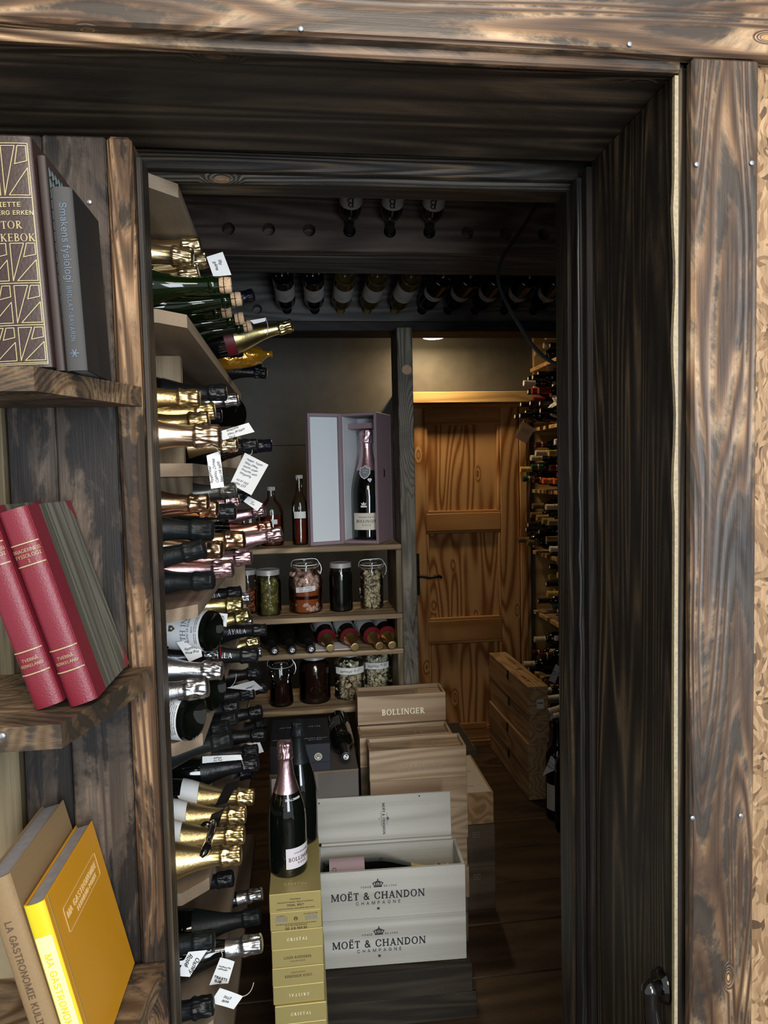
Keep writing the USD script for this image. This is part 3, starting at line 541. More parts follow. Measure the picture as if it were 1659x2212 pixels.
# the crowded rack at the left: kind, pixel of the cap, depth, rise of the neck, yaw, size, label
#BOTTLES
RACK = [
('gold', 435, 528, 1.478, 0.048, -1.5, 1, 'gold-foiled bottle lying highest of all, at the top of the left rack'),
('gold', 418, 557, 1.373, -0.020, 0.7, 1, 'second gold-foiled bottle from the top of the left rack, with a shorter neck showing'),
('gold', 449, 560, 1.575, 0.056, 0.1, 1, 'gold cap peeping out beside the white tag at the top of the left rack'),
('gold', 430, 588, 1.439, 0.064, 0.8, 1, 'gold-foiled bottle lying directly on the topmost green corked bottle'),
('green', 504, 616, 1.334, 0.010, 0.1, 1, 'large green bottle with wired cork, uppermost of the green row, white tag above'),
('green', 525, 645, 1.532, 0.033, 0.0, 1, 'green bottle with wired cork carrying a small white slip, second of the green row'),
('green', 503, 671, 1.642, 0.031, -0.0, 1, 'green bottle with wired cork set furthest back in, third of the green row'),
('green', 530, 687, 1.737, 0.037, -0.0, 1, 'green bottle with wired cork, fourth of the green row from the top'),
('green', 547, 703, 1.833, 0.039, -0.1, 1, 'lowest green bottle with wired cork, touching the red-labelled gold bottle'),
('navy', 549, 637, 1.924, 0.079, -0.2, 1, 'dark navy capped bottle poking out behind the green corks'),
('lemon_red', 632, 703, 1.936, 0.065, -1.0, 1, 'gold-necked bottle with a red shoulder label reaching furthest right above the wall'),
('black', 525, 757, 2.031, 0.014, -0.6, 1, 'black-capped bottle between the red-labelled gold one and the orange wrapped one'),
('amber', 592, 764, 2.139, 0.021, -0.1, 1, 'bottle wrapped in crackling orange cellophane with a twisted end'),
('black_disc', 567, 799, 2.390, 0.009, -0.3, 1, 'black bottle with a pale cap disc just under the orange wrapped bottle'),
('black_disc', 576, 806, 2.300, -0.019, -0.1, 1, 'black bottle with a pale cap disc, lowest on the top board'),
('black', 490, 848, 1.574, 0.009, 0.1, 1, 'thick black-foiled bottle under the slanting top board'),
('silver_tip', 515, 862, 1.920, 0.030, 0.0, 1, 'dark bottle with a small silver tip at the corner of the top board'),
('navy', 480, 898, 1.743, 0.000, -0.1, 1, 'navy-capped bottle half hidden behind the gold caps of the second board'),
('gold_rich', 432, 861, 1.348, -0.004, 0.1, 1, 'gold-foiled bottle lying on top of the dotted gold bottles of the second board'),
('gold_rich', 465, 887, 1.504, 0.028, 0.1, 1, 'gold cap behind the two front gold bottles on the second board'),
('gold_rich', 452, 906, 1.418, 0.036, -0.2, 1, 'gold-foiled bottle just above the big rose-gold cap'),
('rose_gold', 477, 943, 1.278, -0.010, -0.1, 1.16, 'big dotted gold bottle with a rose-gold cap and a hanging white tag'),
('gold', 514, 960, 1.693, 0.005, -0.0, 1, 'small gold cap between the big rose-gold cap and black caps'),
('black', 557, 963, 1.796, 0.006, 0.3, 1, 'ribbed black-foiled bottle under the handwritten wide white tag'),
('navy', 588, 962, 1.955, 0.012, -0.2, 1, 'dark bottle with an emblem on its cap, tip furthest right on the second board'),
('grey', 511, 1058, 1.720, 0.020, 0.0, 1, 'dull grey-black foiled bottle with a thin gold ring under the second board'),
('black_disc', 540, 1073, 2.155, -0.003, -0.1, 1, 'black ribbed cap next to the lower corner of the large written tag'),
('copper', 452, 1087, 1.422, -0.011, 0.2, 1, 'copper-foiled bottle tight against the light wooden block'),
('pink', 518, 1079, 1.969, 0.049, 0.4, 1, 'pink cap slanting upward below the grey-black one'),
('copper', 472, 1100, 1.498, -0.020, -2.9, 1, 'second copper-capped bottle beside the light wooden block'),
('pink', 573, 1102, 2.188, 0.059, 0.3, 1, 'pink-necked bottle in front of the shoulder of the red spirit flask'),
('black', 510, 1105, 1.594, 0.003, -0.2, 1, 'black-capped bottle crossing between the copper and pink caps'),
('coral', 588, 1134, 1.980, 0.050, 0.0, 1, 'coral-capped bottle right above the longest pink bottle'),
('pink', 610, 1152, 1.750, 0.050, 0.0, 1, 'longest pink-necked bottle, reaching in front of the red spirit flask'),
('copper', 530, 1166, 1.518, 0.006, -1.4, 1.08, 'copper-brown foiled bottle with a thick crumpled cap beside two black ones'),
('copper', 482, 1188, 1.369, -0.020, -5.0, 1, 'small copper cap below the thick crumpled copper one'),
('black_matte', 462, 1147, 1.305, -0.020, -0.9, 1.06, 'matte black bottle right below the knot of the wooden block'),
('black_matte', 444, 1183, 1.263, 0.060, -0.8, 1, 'matte black bottle, second of the two under the wooden block'),
('pink_label', 545, 1203, 1.593, 0.011, -0.6, 1, 'pink-foiled bottle with a white neck label, upper of the crumpled pink pair'),
('pink_label', 505, 1227, 1.435, 0.007, -2.5, 1.05, 'pink-foiled bottle with white and red neck label, lower of the crumpled pink pair'),
('black_matte', 463, 1254, 1.321, 0.001, -6.0, 1, 'matte black bottle lying alone on the slanting third board'),
('black_named', 522, 1279, 1.975, 0.022, 0.2, 1, 'black bottle beside the corked one, above the two small gold caps'),
('silver_tip', 541, 1292, 2.065, 0.011, 0.5, 1, 'small crumpled silver cap just left of the pickle jar'),
('lemon', 525, 1306, 1.693, -0.000, -0.2, 1, 'gold-foiled bottle pointing at the pickle jar, upper of two gold ones'),
('lemon', 540, 1326, 1.852, 0.073, 0.3, 1, 'gold-foiled cap pointing at the pickle jar, lower of two gold ones'),
('silver_tip', 546, 1339, 2.116, 0.006, -0.4, 1, 'second crumpled silver cap, below the lower gold cap'),
('black_named', 576, 1361, 1.995, -0.003, 0.0, 1, 'black bottle with white lettering directly above the single bright gold neck'),
('lemon', 560, 1383, 2.214, 0.073, 1.2, 1, 'single bright gold neck between two lettered black bottles'),
('black_named', 558, 1416, 1.742, -0.020, -0.2, 1.1, 'thick black bottle with the white word on its foil, below the gold neck'),
('silver_tip', 566, 1408, 2.297, 0.025, -0.2, 1, 'silver cap peeking over the end of the thick lettered black bottle'),
('pewter', 476, 1411, 1.631, 0.019, -0.2, 1, 'pewter-capped bottle with a red cap disc under the hanging written neck tag'),
('silver', 482, 1449, 1.418, -0.017, 0.1, 1.05, 'silver-foiled bottle, upper of two on the fourth board'),
('silver', 451, 1483, 1.270, 0.029, -0.4, 1.05, 'silver-foiled bottle, lower of two on the fourth board'),
('black', 562, 1452, 2.124, 0.029, -0.2, 1, 'black cap just left of the clip jar lid'),
('black_disc', 550, 1495, 1.950, 0.030, 0.0, 1, 'black cap with a white fleck left of the waisted clip jar'),
('black', 577, 1485, 2.280, 0.020, 0.0, 1, 'black cap under the printed paper slip beside the waisted clip jar'),
('black', 516, 1526, 1.803, 0.029, -0.1, 1, 'dull black cap left of the lower jar shelf edge'),
('black', 567, 1536, 2.055, 0.037, -0.0, 1, 'glossy black cap overlapping the lower jar shelf edge'),
('black_matte', 513, 1550, 1.620, 0.050, 0.0, 1, 'dark green-black cap next to the base of the lower big bottle'),
('black_matte', 497, 1571, 1.501, 0.050, 0.0, 1, 'dark green-black cap lower beside the base of the lower big bottle'),
('black_matte', 578, 1560, 2.290, 0.067, 0.0, 1, 'dark green-black cap closest to the black gift boxes'),
('black', 573, 1588, 1.954, 0.001, 0.1, 1, 'black crumpled cap left of the rear black gift box'),
('black_matte', 501, 1595, 1.410, 0.048, 0.1, 1, 'dark cap just above the light wooden block of the lower rack'),
('black', 558, 1622, 1.824, 0.009, 0.1, 1, 'dark bottle with a folded white tag behind its cap'),
('black', 559, 1648, 1.684, 0.023, 0.1, 1, 'black bottle with a long white slip lying along its neck'),
('navy', 546, 1668, 2.070, 0.030, 0.0, 1, 'dark blue capped bottle beneath the one with the long white slip'),
('gold_neck', 549, 1721, 1.594, -0.019, 0.2, 1, 'gold-foiled bottle with blue-white neck label, top of the four sashed ones'),
('gold_neck', 532, 1759, 1.505, -0.005, 0.2, 1, 'gold-foiled bottle with blue-white neck label, second of the four sashed ones'),
('gold_neck', 529, 1802, 1.414, 0.000, 0.1, 1, 'gold-foiled bottle with blue-white neck label, third of the four sashed ones'),
('gold_neck', 522, 1845, 1.323, 0.005, -0.1, 1, 'gold-foiled bottle with blue-white neck label, bottom of the four sashed ones'),
('black', 505, 1897, 1.619, 0.021, 0.2, 1, 'black crumpled cap half hidden under the fifth board'),
('silver_tip', 568, 1930, 1.874, 0.038, -0.6, 1, 'black bottle with a bluish silver cap, upper one near the gold boxes'),
('black_matte', 563, 1978, 1.524, 0.029, 0.2, 1, 'unlit matte black cap between two bluish silver caps'),
('silver_tip', 567, 2036, 1.423, 0.029, 0.2, 1.08, 'black bottle with a bluish silver cap, lower one near the gold boxes'),
('black_matte', 464, 2029, 1.280, 0.020, 0.0, 1, 'matte black bottle carrying the hanging handwritten white label'),
('black', 462, 2170, 1.268, 0.032, -0.1, 1, 'dark bottle at the foot of the left rack by the lowest white tag'),
]
#END
for kind, px, py, Y, up, yaw, s, label in RACK:
    tip = U(px, py, Y); L = .325 if kind == 'green' else (.33 if kind == 'amber' else .304)
    d = np.array([math.cos(math.radians(yaw)), math.sin(math.radians(yaw)), up / .3])
    bottle(kind, bottle_T(tip, d, L, (hash_ := (px * 7 + py * 13) % 60) - 30 if kind not in ('black_named', 'gold_neck', 'pink_label', 'lemon_red') else 0, s), label)
# big bottles lying with their bases towards the room
for px, py, Y, mt, label in ((462, 1363, 1.50, 'paper', 'large dark bottle lying base outward with an ornate white label, mid left rack'), (421, 1556, 1.293, 'paper', 'large dark bottle lying base outward with a plain back label, low left rack'), (468, 1508, 1.45, None, 'unlabelled dark bottle lying base outward behind the white-back-labelled one'), (520, 893, 2.35, None, 'dark bottle lying base outward below the corner of the top board')):
    d = np.array([-math.cos(math.radians(25)), math.sin(math.radians(25)), 0])
    p0 = U(px, py, Y)
    if py > 1400: p0[2] = LEV['D'] + .0449
    T = bottle_T(p0 + d * .3, d, .3)
    t = thing('lying_bottle', label, 'bottle', T)
    obj('body', lathe(dense(CH, 2), 40), 'black_glass', t, 35)
    if mt:
        zs = .010
        lb = band(RCH, zs, .092 if py < 1400 else .108, -1.45, 1.45, .0006, 40); v = np.array(lb.vertices)
        if py < 1400:                                            # the scalloped far edge of the ornate label
            th = np.arctan2(v[:, 1], v[:, 0]); v[:, 2] = np.where(v[:, 2] > .090, v[:, 2] + .006 * np.abs(np.sin(th * 6)), v[:, 2])
        lb.vertices = v; obj('label', lb, mt, t, True)
        # lettering runs round the bottle; up is towards the neck, which points left
        if py < 1400:
            obj('lettering', cat(wrap(serif('RATHFINNY', .0125, .08), RCH, .0, .047, off=.0012), wrap(serif('BLANC DE BLANCS', .0045, .1), RCH, 0, .036, off=.0012), wrap(sans('BRUT', .0035), RCH, 0, .026, off=.0012), *[wrap(sans('SUSSEX ENGLAND - METHODE TRADITIONNELLE', .0018), RCH, 0, .020 - k * .004, off=.0012) for k in range(2)]), 'ink_soft', t)
            sh_ = Polygon([(-.006, .008), (.006, .008), (.006, 0), (0, -.008), (-.006, 0)])
            obj('crest', wrap(extrude(sh_.difference(Polygon([(-.003, -.001), (.003, -.001), (0, .005)])), .0005), RCH, 0, .074, off=.0012), 'brown_print', t)
        else:
            obj('lettering', cat(wrap(sans('BLANC DE BLANCS', .006, .1, True), RCH, .25, .032, off=.0012), *[wrap(sans(s, .0022), RCH, -.25, (.026 if k < 4 else .090) - k * .004, off=.0012) for k, s in enumerate(['Traditional method sparkling wine made', 'from grapes grown on the chalk downs and', 'aged on the lees for three years before', 'release with a fine and lasting mousse', 'Serve chilled  Contains sulphites', 'Produce of England  75cl  12% vol', 'grown pressed bottled on the estate', 'best enjoyed with seafood and friends', 'store lying down in a cool dark place'])]), 'ink_soft', t)

# ------------------------------------------------------------------ handwritten tags, each hung from a neck
def tag_mesh(c, bend=.0004, n=7):
    """a sheet of card between four corners (tl, tr, br, bl), slightly bowed"""
    c = np.array(c); g = np.linspace(0, 1, n); V = []
    nrm = np.cross(c[1] - c[0], c[3] - c[0]); nrm /= np.linalg.norm(nrm)
    for v in g:
        for u in g:
            V.append((1 - v) * ((1 - u) * c[0] + u * c[1]) + v * ((1 - u) * c[3] + u * c[2]) + nrm * bend * math.sin(u * math.pi) * 2)
    V = np.array(V); F = []
    for i in range(n - 1):
        for j in range(n - 1):
            a = i * n + j; F += [(a, a + n, a + n + 1), (a, a + n + 1, a + 1)]
    F = np.array(F); k = len(V)
    return trimesh.Trimesh(np.vstack([V, V - nrm * .0004]), np.vstack([F, F[:, ::-1] + k]), process=False), nrm
def paper_tag(label, corners, Y, lines, h, up=None, hang=None, mt='paper', seed=0, name='paper_tag', at=(.5, .5), extra=None):
    """corners: photograph pixels tl tr br bl as the tag is read; Y a depth or one per corner"""
    Ys = np.broadcast_to(Y, 4); c = np.array([U(p[0], p[1], y) for p, y in zip(corners, Ys)])
    t = thing(name, label, 'tag'); m, nrm = tag_mesh(c); obj('card', m, mt, t)
    toc = CAM - c.mean(0); s = 1 if nrm @ toc > 0 else -1
    xd = (c[1] - c[0]); yd = c[0] - c[3]
    o = c[0] * (1 - at[0]) * (1 - at[1]) + c[1] * at[0] * (1 - at[1]) + c[2] * at[0] * at[1] + c[3] * (1 - at[0]) * at[1]
    n = np.cross(xd, yd); n /= np.linalg.norm(n); o = o + n * .0013
    if lines: obj('writing', place(hand(lines, h * .76, seed) if not extra else extra, o, xd, yd), 'ink', t)
    if hang is not None:
        q = [U(hang[0], hang[1], hang[2]), c[0] * .5 + c[1] * .5 if len(hang) == 3 else c[hang[3]] * .9 + c.mean(0) * .1]
        q.insert(1, (q[0] + q[1]) / 2 + np.array([.004, 0, -.006])); obj('string', tube(spline(q, 12), .0009, 5), 'string', t)
    return t
paper_tag('white tag with two handwritten words, standing up behind the topmost green cork', [(481, 544), (500, 594), (461, 598), (446, 555)], 1.47, ['lily', 'b4ne'], .008, seed=1)
paper_tag('small white slip curled round the neck of the red-labelled gold bottle', [(540, 692), (575, 686), (573, 694), (548, 700)], 1.80, [], .003, hang=(577, 724, 1.80, 1))
paper_tag('wide white tag handwritten in three lines under the base of a dark bottle', [(474, 932), (537, 913), (550, 933), (481, 951)], 1.62, ['Nyetimber', 'blanc de blanc', '2010'], .0062, seed=2, hang=(500, 957, 1.665, 3))
paper_tag('narrow white tag hanging upright from the big rose-gold cap, three lines of handwriting', [(456, 1056), (446, 984), (475, 974), (484, 1052)], 1.30, ['Nyetimber', 'Classic Cuvee', 'Men på tebb'], .0068, hang=(466, 966, 1.26, 2), seed=3)
paper_tag('large tilted white tag covered with small handwritten tasting notes', [(529, 978), (580, 1004), (543, 1070), (497, 1045)], 1.75, ['nøtter, Tidsm', 'eple, pære', 'sitron, smør', 'brioche, anis', 'langvarig', '', '45 kr 285', 'sept 333'], .0070, hang=(545, 972, 1.76, 0), seed=4)
paper_tag('small white tag corner sticking out below the large tasting-note tag', [(536, 1072), (568, 1088), (556, 1104), (526, 1083)], 1.80, ['tynt', 'bruse'], .004, seed=5)
paper_tag('white card with one handwritten name tucked beside the ornate bottle label', [(492, 1326), (489, 1354), (481, 1352), (464, 1323)], 1.66, ['AYALA'], .007, seed=6)
paper_tag('curling white neck tag with handwriting, on the ornate-labelled bottle', [(381, 1387), (431, 1380), (437, 1418), (409, 1430)], 1.48, ['Rathfinny', 'Wine Brut'], .0065, seed=7)
paper_tag('printed white paper slip lying over black caps beside the waisted clip jar', [(490, 1486), (548, 1470), (568, 1487), (550, 1492)], [1.85, 1.9, 1.97, 1.95], ['Tasting notes 12.5', 'chalk and citrus'], .003, seed=8, hang=(510, 1455, 1.85, 0))
paper_tag('white folded tag behind a dark cap near the black gift boxes', [(533, 1606), (561, 1602), (570, 1624), (545, 1632)], 1.95, ['Extra', '2012'], .005, seed=9)
paper_tag('long white slip with a printed square lying along a black bottle neck', [(437, 1634), (520, 1630), (524, 1641), (437, 1649)], 1.62, ['Bollinger', 'R.D. Rosé'], .0045, seed=10, hang=(527, 1662, 1.64, 1), at=(.4, .5))
paper_tag('white tag with a handwritten two-word name, hanging lowest at the bookcase edge', [(448, 2052), (410, 2110), (381, 2108), (407, 2056)], 1.26, ['Oxney', 'Rosé'], .011, seed=11, hang=(455, 2040, 1.27, 0))
sl_ = [cat(tf(centre(hand(['Prosecco fint', 'mellomtørr'], .0030, 12)), mat4(None, (0, .008, 0))), tf(sans('TRASTI', .0048, .1, True), mat4(None, (.0, -.013, 0))), tf(sans('GJØ', .0048, .1, True), mat4(None, (-.003, -.020, 0))))]
paper_tag('white printed swing tag with clipped corners hanging between two silver caps', [(476, 2068), (507, 2077), (493, 2124), (452, 2128)], 1.36, ['x'], .004, extra=sl_[0], hang=(474, 2050, 1.37, 0))
paper_tag('curled white swing tag on a string, lowest of all the tags', [(475, 2134), (525, 2152), (505, 2180), (454, 2166)], 1.32, ['2013', 'Rosé'], .006, seed=13, hang=(548, 2122, 1.34, 1))

# black sash with a wax end hung over the four gold bottles
sash = thing('hanging_ribbon', 'glossy black ribbon with a dark wax end draped over four gold-foiled bottles', 'ribbon')
sp_ = [U(*q) for q in ((508, 1672, 1.62), (494, 1700, 1.575), (480, 1728, 1.55), (470, 1752, 1.49), (462, 1778, 1.46))]
q = spline(sp_, 16); w = np.linspace(.016, .012, 16)[:, None] * (np.array([1, 0, .25]) / 1.03)
q = q - np.array([0, .022, 0])
V = np.vstack([q - w, q + w]); F = []
for i in range(15): F += [(i, i + 1, i + 17), (i, i + 17, i + 16)]
F = np.array(F); V2 = np.vstack([V, V + [0, .0012, 0]])
obj('ribbon', trimesh.Trimesh(V2, np.vstack([F, F[:, ::-1] + 32]), process=False), 'ribbon_black', sash)
tl = spline([U(461, 1778, 1.435), U(456, 1800, 1.385), U(450, 1822, 1.335), U(441, 1842, 1.30), U(434, 1851, 1.295)], 18)
obj('wax_end', tube(tl, [.0075] * 12 + [.008, .0085, .009, .009, .0075, .004], 10), 'wax_black', sash, True)
obj('clasp', tf(trimesh.creation.icosphere(2, .011), mat4(np.diag([1.1, .6, .8]), U(446, 1783, 1.43))), 'black_gloss', sash, True)

# ------------------------------------------------------------------ bottles and jars on the open shelves
def jar(name, label, x, y, z, prof, parts, n=32):
    t = thing(name, label, 'jar' if 'jar' in name else 'bottle', mat4(None, (x, y, z + .0006)))
    obj('glass', lathe(prof, n), 'clear_glass', t, 35)
    for nm, m, mt, *s in parts: obj(nm, m, mt, t, s[0] if s else 35)
    return t
def liquid(prof, z1, z0=.004, off=.0022):
    p = np.array(prof); i = np.argmax(p[:, 1] > .001); R_ = lambda z: np.interp(z, p[i:, 1], p[i:, 0])
    zs = np.linspace(z0, z1, 10); return lathe([(0, z0)] + [(R_(z) - off, z) for z in zs] + [(0, z1)], 28)
def screw_lid(r, z, h=.014):
    k = []
    for a in np.linspace(0, 1, 7): k.append((r - (.0012 if int(a * 6) % 2 else 0), z + a * (h - .002)))
    return lathe([(r - .002, z)] + k + [(r - .001, z + h), (r - .006, z + h + .0006), (r - .008, z + h - .001), (0, z + h - .001)], 36)
def bits(kind, n, R, z0, z1, s, seed):
    """loose contents of a jar: rounded pickles, cloves or curled slices packed inside"""
    r = random.Random(seed); out = []
    for i in range(n):
        z = z0 + (z1 - z0) * (i + .5) / n; a = r.random() * 6.283; q = R * math.sqrt(r.uniform(.35, 1)); k = s * r.uniform(.6, 1.2)
        if kind == 'ball': m = trimesh.creation.icosphere(1, k); m.apply_scale([1, r.uniform(.8, 1), r.uniform(.75, 1.1)])
        else:
            m = lathe([(k * .25, -k * .1), (k * .7, 0), (k, k * .35)], 7, 0, r.uniform(2.2, 5)); b = np.array(m.vertices); m = cat(m, trimesh.Trimesh(b + [0, 0, k * .13], m.faces[:, ::-1], process=False))
        q = min(q, R - k * (1.12 if kind == 'ball' else .6))
        m.apply_transform(trimesh.transformations.random_rotation_matrix(np.array([r.random(), r.random(), r.random()])))
        m.apply_translation([q * math.cos(a), q * math.sin(a), min(max(z, z0 + k * .55), z1)]); out.append(m)
    return cat(*out)
def clip_lid(r, z, ring='rubber_ring'):
    """glass lid with rubber ring and wire bail"""
    lid = lathe([(r + .002, z + .004), (r + .004, z + .006), (r + .003, z + .012), (r - .006, z + .019), (0, z + .021)], 32)
    rg = lathe([(r, z - .001), (r + .005, z), (r + .005, z + .004), (r, z + .004)], 32)
    w = cat(tube(spline([((r + .004) * math.cos(a), (r + .004) * math.sin(a), z - .008) for a in np.linspace(0, 6.283, 14)], 28), .0013, 6),
            tube(spline([(r + .004, -.008, z - .008), (r + .010, -.010, z + .004), (r + .006, -.01, z + .016), (0, -.012, z + .0235), (-r - .006, -.01, z + .016), (-r - .009, -.01, z - .006)], 24), .0012, 6),
            tube(spline([(r + .006, -.006, z + .012), (r + .016, -.010, z - .002), (r + .017, -.014, z - .028), (r + .011, -.014, z - .04)], 14), .0014, 6))
    return [('lid', lid, 'clear_glass'), ('rubber_ring', rg, ring), ('wire_bail', w, 'steel')]
def mason(r, h): return [(0, .004), (r - .008, .002), (r - .003, 0), (r, .006), (r, h - .034), (r - .003, h - .022), (r - .0065, h - .014), (r - .0065, h)]
def tape(R, z, hgt, w, tilt=0):
    m = band(lambda q: np.full_like(np.atleast_1d(q), R, dtype=float), z, z + hgt, -math.pi / 2 - w, -math.pi / 2 + w, .0008, 16); v = np.array(m.vertices); v[:, 2] += tilt * v[:, 0]; m.vertices = v; return m
def tape_text(lines, h, R, z, seed): return wrap(hand(lines, h, seed), lambda q: np.full_like(np.atleast_1d(q), R, dtype=float), -math.pi / 2, z, off=.0016)
Z1, Z3, Z0 = JZ[1], JZ[3], JZ[0]
mq = mason(.048, .158)
jar('pickle_jar', 'screw-lid jar packed with round green pickles on the jar shelf', -.137, 2.70, Z1, mq, [('brine', liquid(mq, .135, off=.010), 'brine'), ('pickles', bits('ball', 95, .0455, .012, .132, .0175, 1), 'pickle', True), ('lid', screw_lid(.0445, .155, .020), 'steel')])
m2 = mason(.043, .155)
jar('berry_jar', 'screw-lid jar of red-brown berries mostly hidden behind the pickle jar', -.222, 2.755, Z1, m2, [('berries', bits('ball', 170, .041, .008, .09, .0075, 2), 'berry', True), ('lid', screw_lid(.040, .152, .018), 'steel')])
gp = [(0, .004), (.050, .002), (.060, .001), (.066, .010), (.067, .120), (.062, .143), (.050, .157), (.045, .162), (.044, .182)]
jar('garlic_clip_jar', 'wide clip-top jar of pink garlic cloves with a handwritten strip', .006, 2.73, Z1, gp, [('liquid', liquid(gp, .096, off=.006), 'liquid_rose'), ('cloves', bits('ball', 130, .064, .09, .150, .0115, 3), 'clove', True), ('sediment', bits('ball', 110, .0655, .008, .036, .010, 4), 'clove', True), ('dark_layer', tape(.0655, .056, .012, .8), 'liquid_dark', True), ('label', tape(.0672, .086, .020, .58, .08), 'label_tape', True), ('writing', tape_text(['ROSE - GARLIC', '20/8-23 LUNDE'], .0052, .0672, .096, 5), 'ink')] + clip_lid(.044, .183))
m3 = mason(.046, .172)
jar('dark_preserve_jar', 'screw-lid jar of black preserve between the garlic and mushroom jars', .144, 2.72, Z1, m3, [('contents', liquid(m3, .155), 'liquid_black'), ('lid', screw_lid(.0425, .170, .018), 'steel')])
m4_ = mason(.046, .170)
jar('mushroom_clip_jar', 'tall clip-top jar of sliced dried mushrooms at the right end of the upper jar shelf', .268, 2.745, Z1, m4_, [('mushrooms', bits('slice', 260, .043, .008, .142, .0125, 6), 'mushroom')] + clip_lid(.0405, .171))
wp = [(0, .004), (.040, .002), (.044, .0), (.047, .008), (.044, .05), (.040, .085), (.041, .098), (.0475, .118), (.048, .128), (.042, .139), (.040, .158)]
jar('waisted_clip_jar', 'waisted clip-top jar of dark brown contents on the lower jar shelf', -.100, 2.69, Z3, wp, [('contents', liquid(wp, .088), 'liquid_dark'), ('herbs', bits('slice', 60, .04, .012, .088, .008, 7), 'herb')] + clip_lid(.040, .158, 'clear_glass'))
gl_ = [(0, .004), (.050, .002), (.058, 0), (.062, .008), (.062, .132), (.057, .150), (.047, .160), (.0435, .163), (.0435, .176)]
jar('dark_liquid_jar', 'big screw-lid jar filled with dark brown liquid on the lower jar shelf', .031, 2.715, Z3, gl_, [('liquid', liquid(gl_, .158), 'liquid_dark'), ('twigs', cat(*[tube(spline([(.01 + .012 * math.cos(a), -.0585, .07 + .012 * math.sin(a)), (.02 * math.cos(a + .6), -.0575, .075 + .03 * math.sin(a * 2))], 5), .0011, 5) for a in np.arange(7) * .9]), 'herb'), ('lid', screw_lid(.0465, .168, .018), 'steel')])
jar('labelled_mushroom_jar', 'screw-lid jar of brown dried mushrooms behind a taped handwritten strip', .170, 2.735, Z3, gl_, [('mushrooms', bits('slice', 330, .058, .008, .105, .0135, 8), 'mushroom'), ('mushrooms', bits('slice', 34, .035, .105, .135, .012, 9), 'mushroom_pale'), ('label', tape(.0625, .104, .026, 1.05), 'label_tape', True), ('writing', tape_text(['Steinsopp  8-27'], .0085, .0625, .117, 10), 'ink'), ('lid', screw_lid(.0465, .168, .018), 'steel')])
jar('pale_mushroom_jar', 'screw-lid jar full of pale dried mushrooms at the right end of the lower jar shelf', .2845, 2.81, Z3, gl_, [('mushrooms', bits('slice', 420, .058, .008, .148, .0135, 11), 'mushroom_pale'), ('label', tape(.0625, .098, .026, .85), 'label_tape', True), ('writing', tape_text(['Rognlipp  9-22'], .0085, .0625, .111, 12), 'ink'), ('lid', screw_lid(.0465, .168, .018), 'steel')])
fp = [(0, .004), (.036, .002), (.043, 0), (.0455, .01), (.0455, .130), (.041, .150), (.029, .168), (.017, .182), (.0145, .192), (.0145, .226)]
jar('spirit_flask', 'shouldered clear flask half full of red spirit on the top shelf', -.117, 2.73, Z0, fp, [('liquid', liquid(fp, .118), 'liquid_red'), ('label', tape(.046, .084, .018, .5), 'label_tape', True), ('cap', screw_lid(.016, .212, .015), 'steel')])
np_ = [(0, .004), (.024, .002), (.029, 0), (.0315, .01), (.0315, .140), (.0295, .165), (.021, .186), (.0145, .202), (.013, .225), (.013, .268)]
jar('slim_spirit_bottle', 'slim clear bottle half full of red spirit with a blank white strip', -.008, 2.725, Z0, np_, [('liquid', liquid(np_, .100), 'liquid_red'), ('label', tape(.032, .103, .026, .75), 'label_tape', True), ('cap', screw_lid(.0145, .256, .014), 'steel')])
tp = [(0, .004), (.026, .002), (.030, 0), (.032, .008), (.032, .11), (.031, .12)]
jar('tumbler_jar', 'plain clear jar with gold paper behind pink necks on the top shelf', -.198, 2.70, Z0, tp, [('gold_paper', liquid(tp, .05), 'gold_line')])

# ------------------------------------------------------------------ wine bottles lying on the narrow shelf
def build_bordeaux(t, cap, glass='black_glass', seal=None, label=None, z0=.232, red=None):
    obj('body', lathe(dense(BD, 2), 28), glass, t, 35)
    obj('capsule', capsule(z0), cap, t, 30)
    if seal: obj('seal', tf(extrude(unary_union([Point(0, 0).buffer(.0085).difference(Point(0, 0).buffer(.0065))] + [LineString([(-.006, k), (.006, -k)]).buffer(.0013) for k in (-.003, .001, .005)]), .0004), mat4(None, (0, 0, .3014))), seal, t)
    if label: obj('label', band(RBD, .06, .15, -1.4, 1.4), label, t, True)
    if red: obj('shoulder_label', band(RBD, .199, .2175, 0, 6.2832, .0011, 28), red, t, True)
sh_b = None
ym = JZ[2] + .0378
for i, (tx, bxx) in enumerate(((-.115, -.180), (-.050, -.100), (.020, -.022), (.091, .060), (.184, .140), (.277, .222), (.325, .304))):
    tip = np.array([tx, 2.577, JZ[2] + .0205]); base = np.array([bxx, 2.872, JZ[2] + .0715])
    d = tip - base; T = bottle_T(tip, d, .3016, roll=-40 if i < 3 else 20 * (i - 4))
    names = ('leftmost', 'second', 'third') if i < 3 else ('leftmost', 'second', 'third', 'rightmost')
    if i == 0:
        pa = thing('dark_wine_bottle', 'dark wine bottle with white emblem on its cap, leftmost of three on the narrow shelf', 'bottle', T, 'wine bottles lying on the narrow shelf'); build_bordeaux(pa, 'cap_black', seal='white_print')
    elif i < 3: dup(pa, T, f'dark wine bottle with white emblem on its cap, {("", "middle", "rightmost")[i]} of three on the narrow shelf')
    elif i == 3:
        pb = thing('gold_capped_wine_bottle', 'red wine bottle with gold cap and red shoulder, leftmost of four on the narrow shelf', 'bottle', T, 'wine bottles lying on the narrow shelf'); build_bordeaux(pb, 'gold_rich', label='paper', red='red_label', z0=.2185)
    else: dup(pb, T, f'red wine bottle with gold cap and red shoulder, {names[i - 3]} of four on the narrow shelf')
bk = thing('flat_booklet', 'thin pale booklet lying under the gold-capped wine bottles', 'booklet')
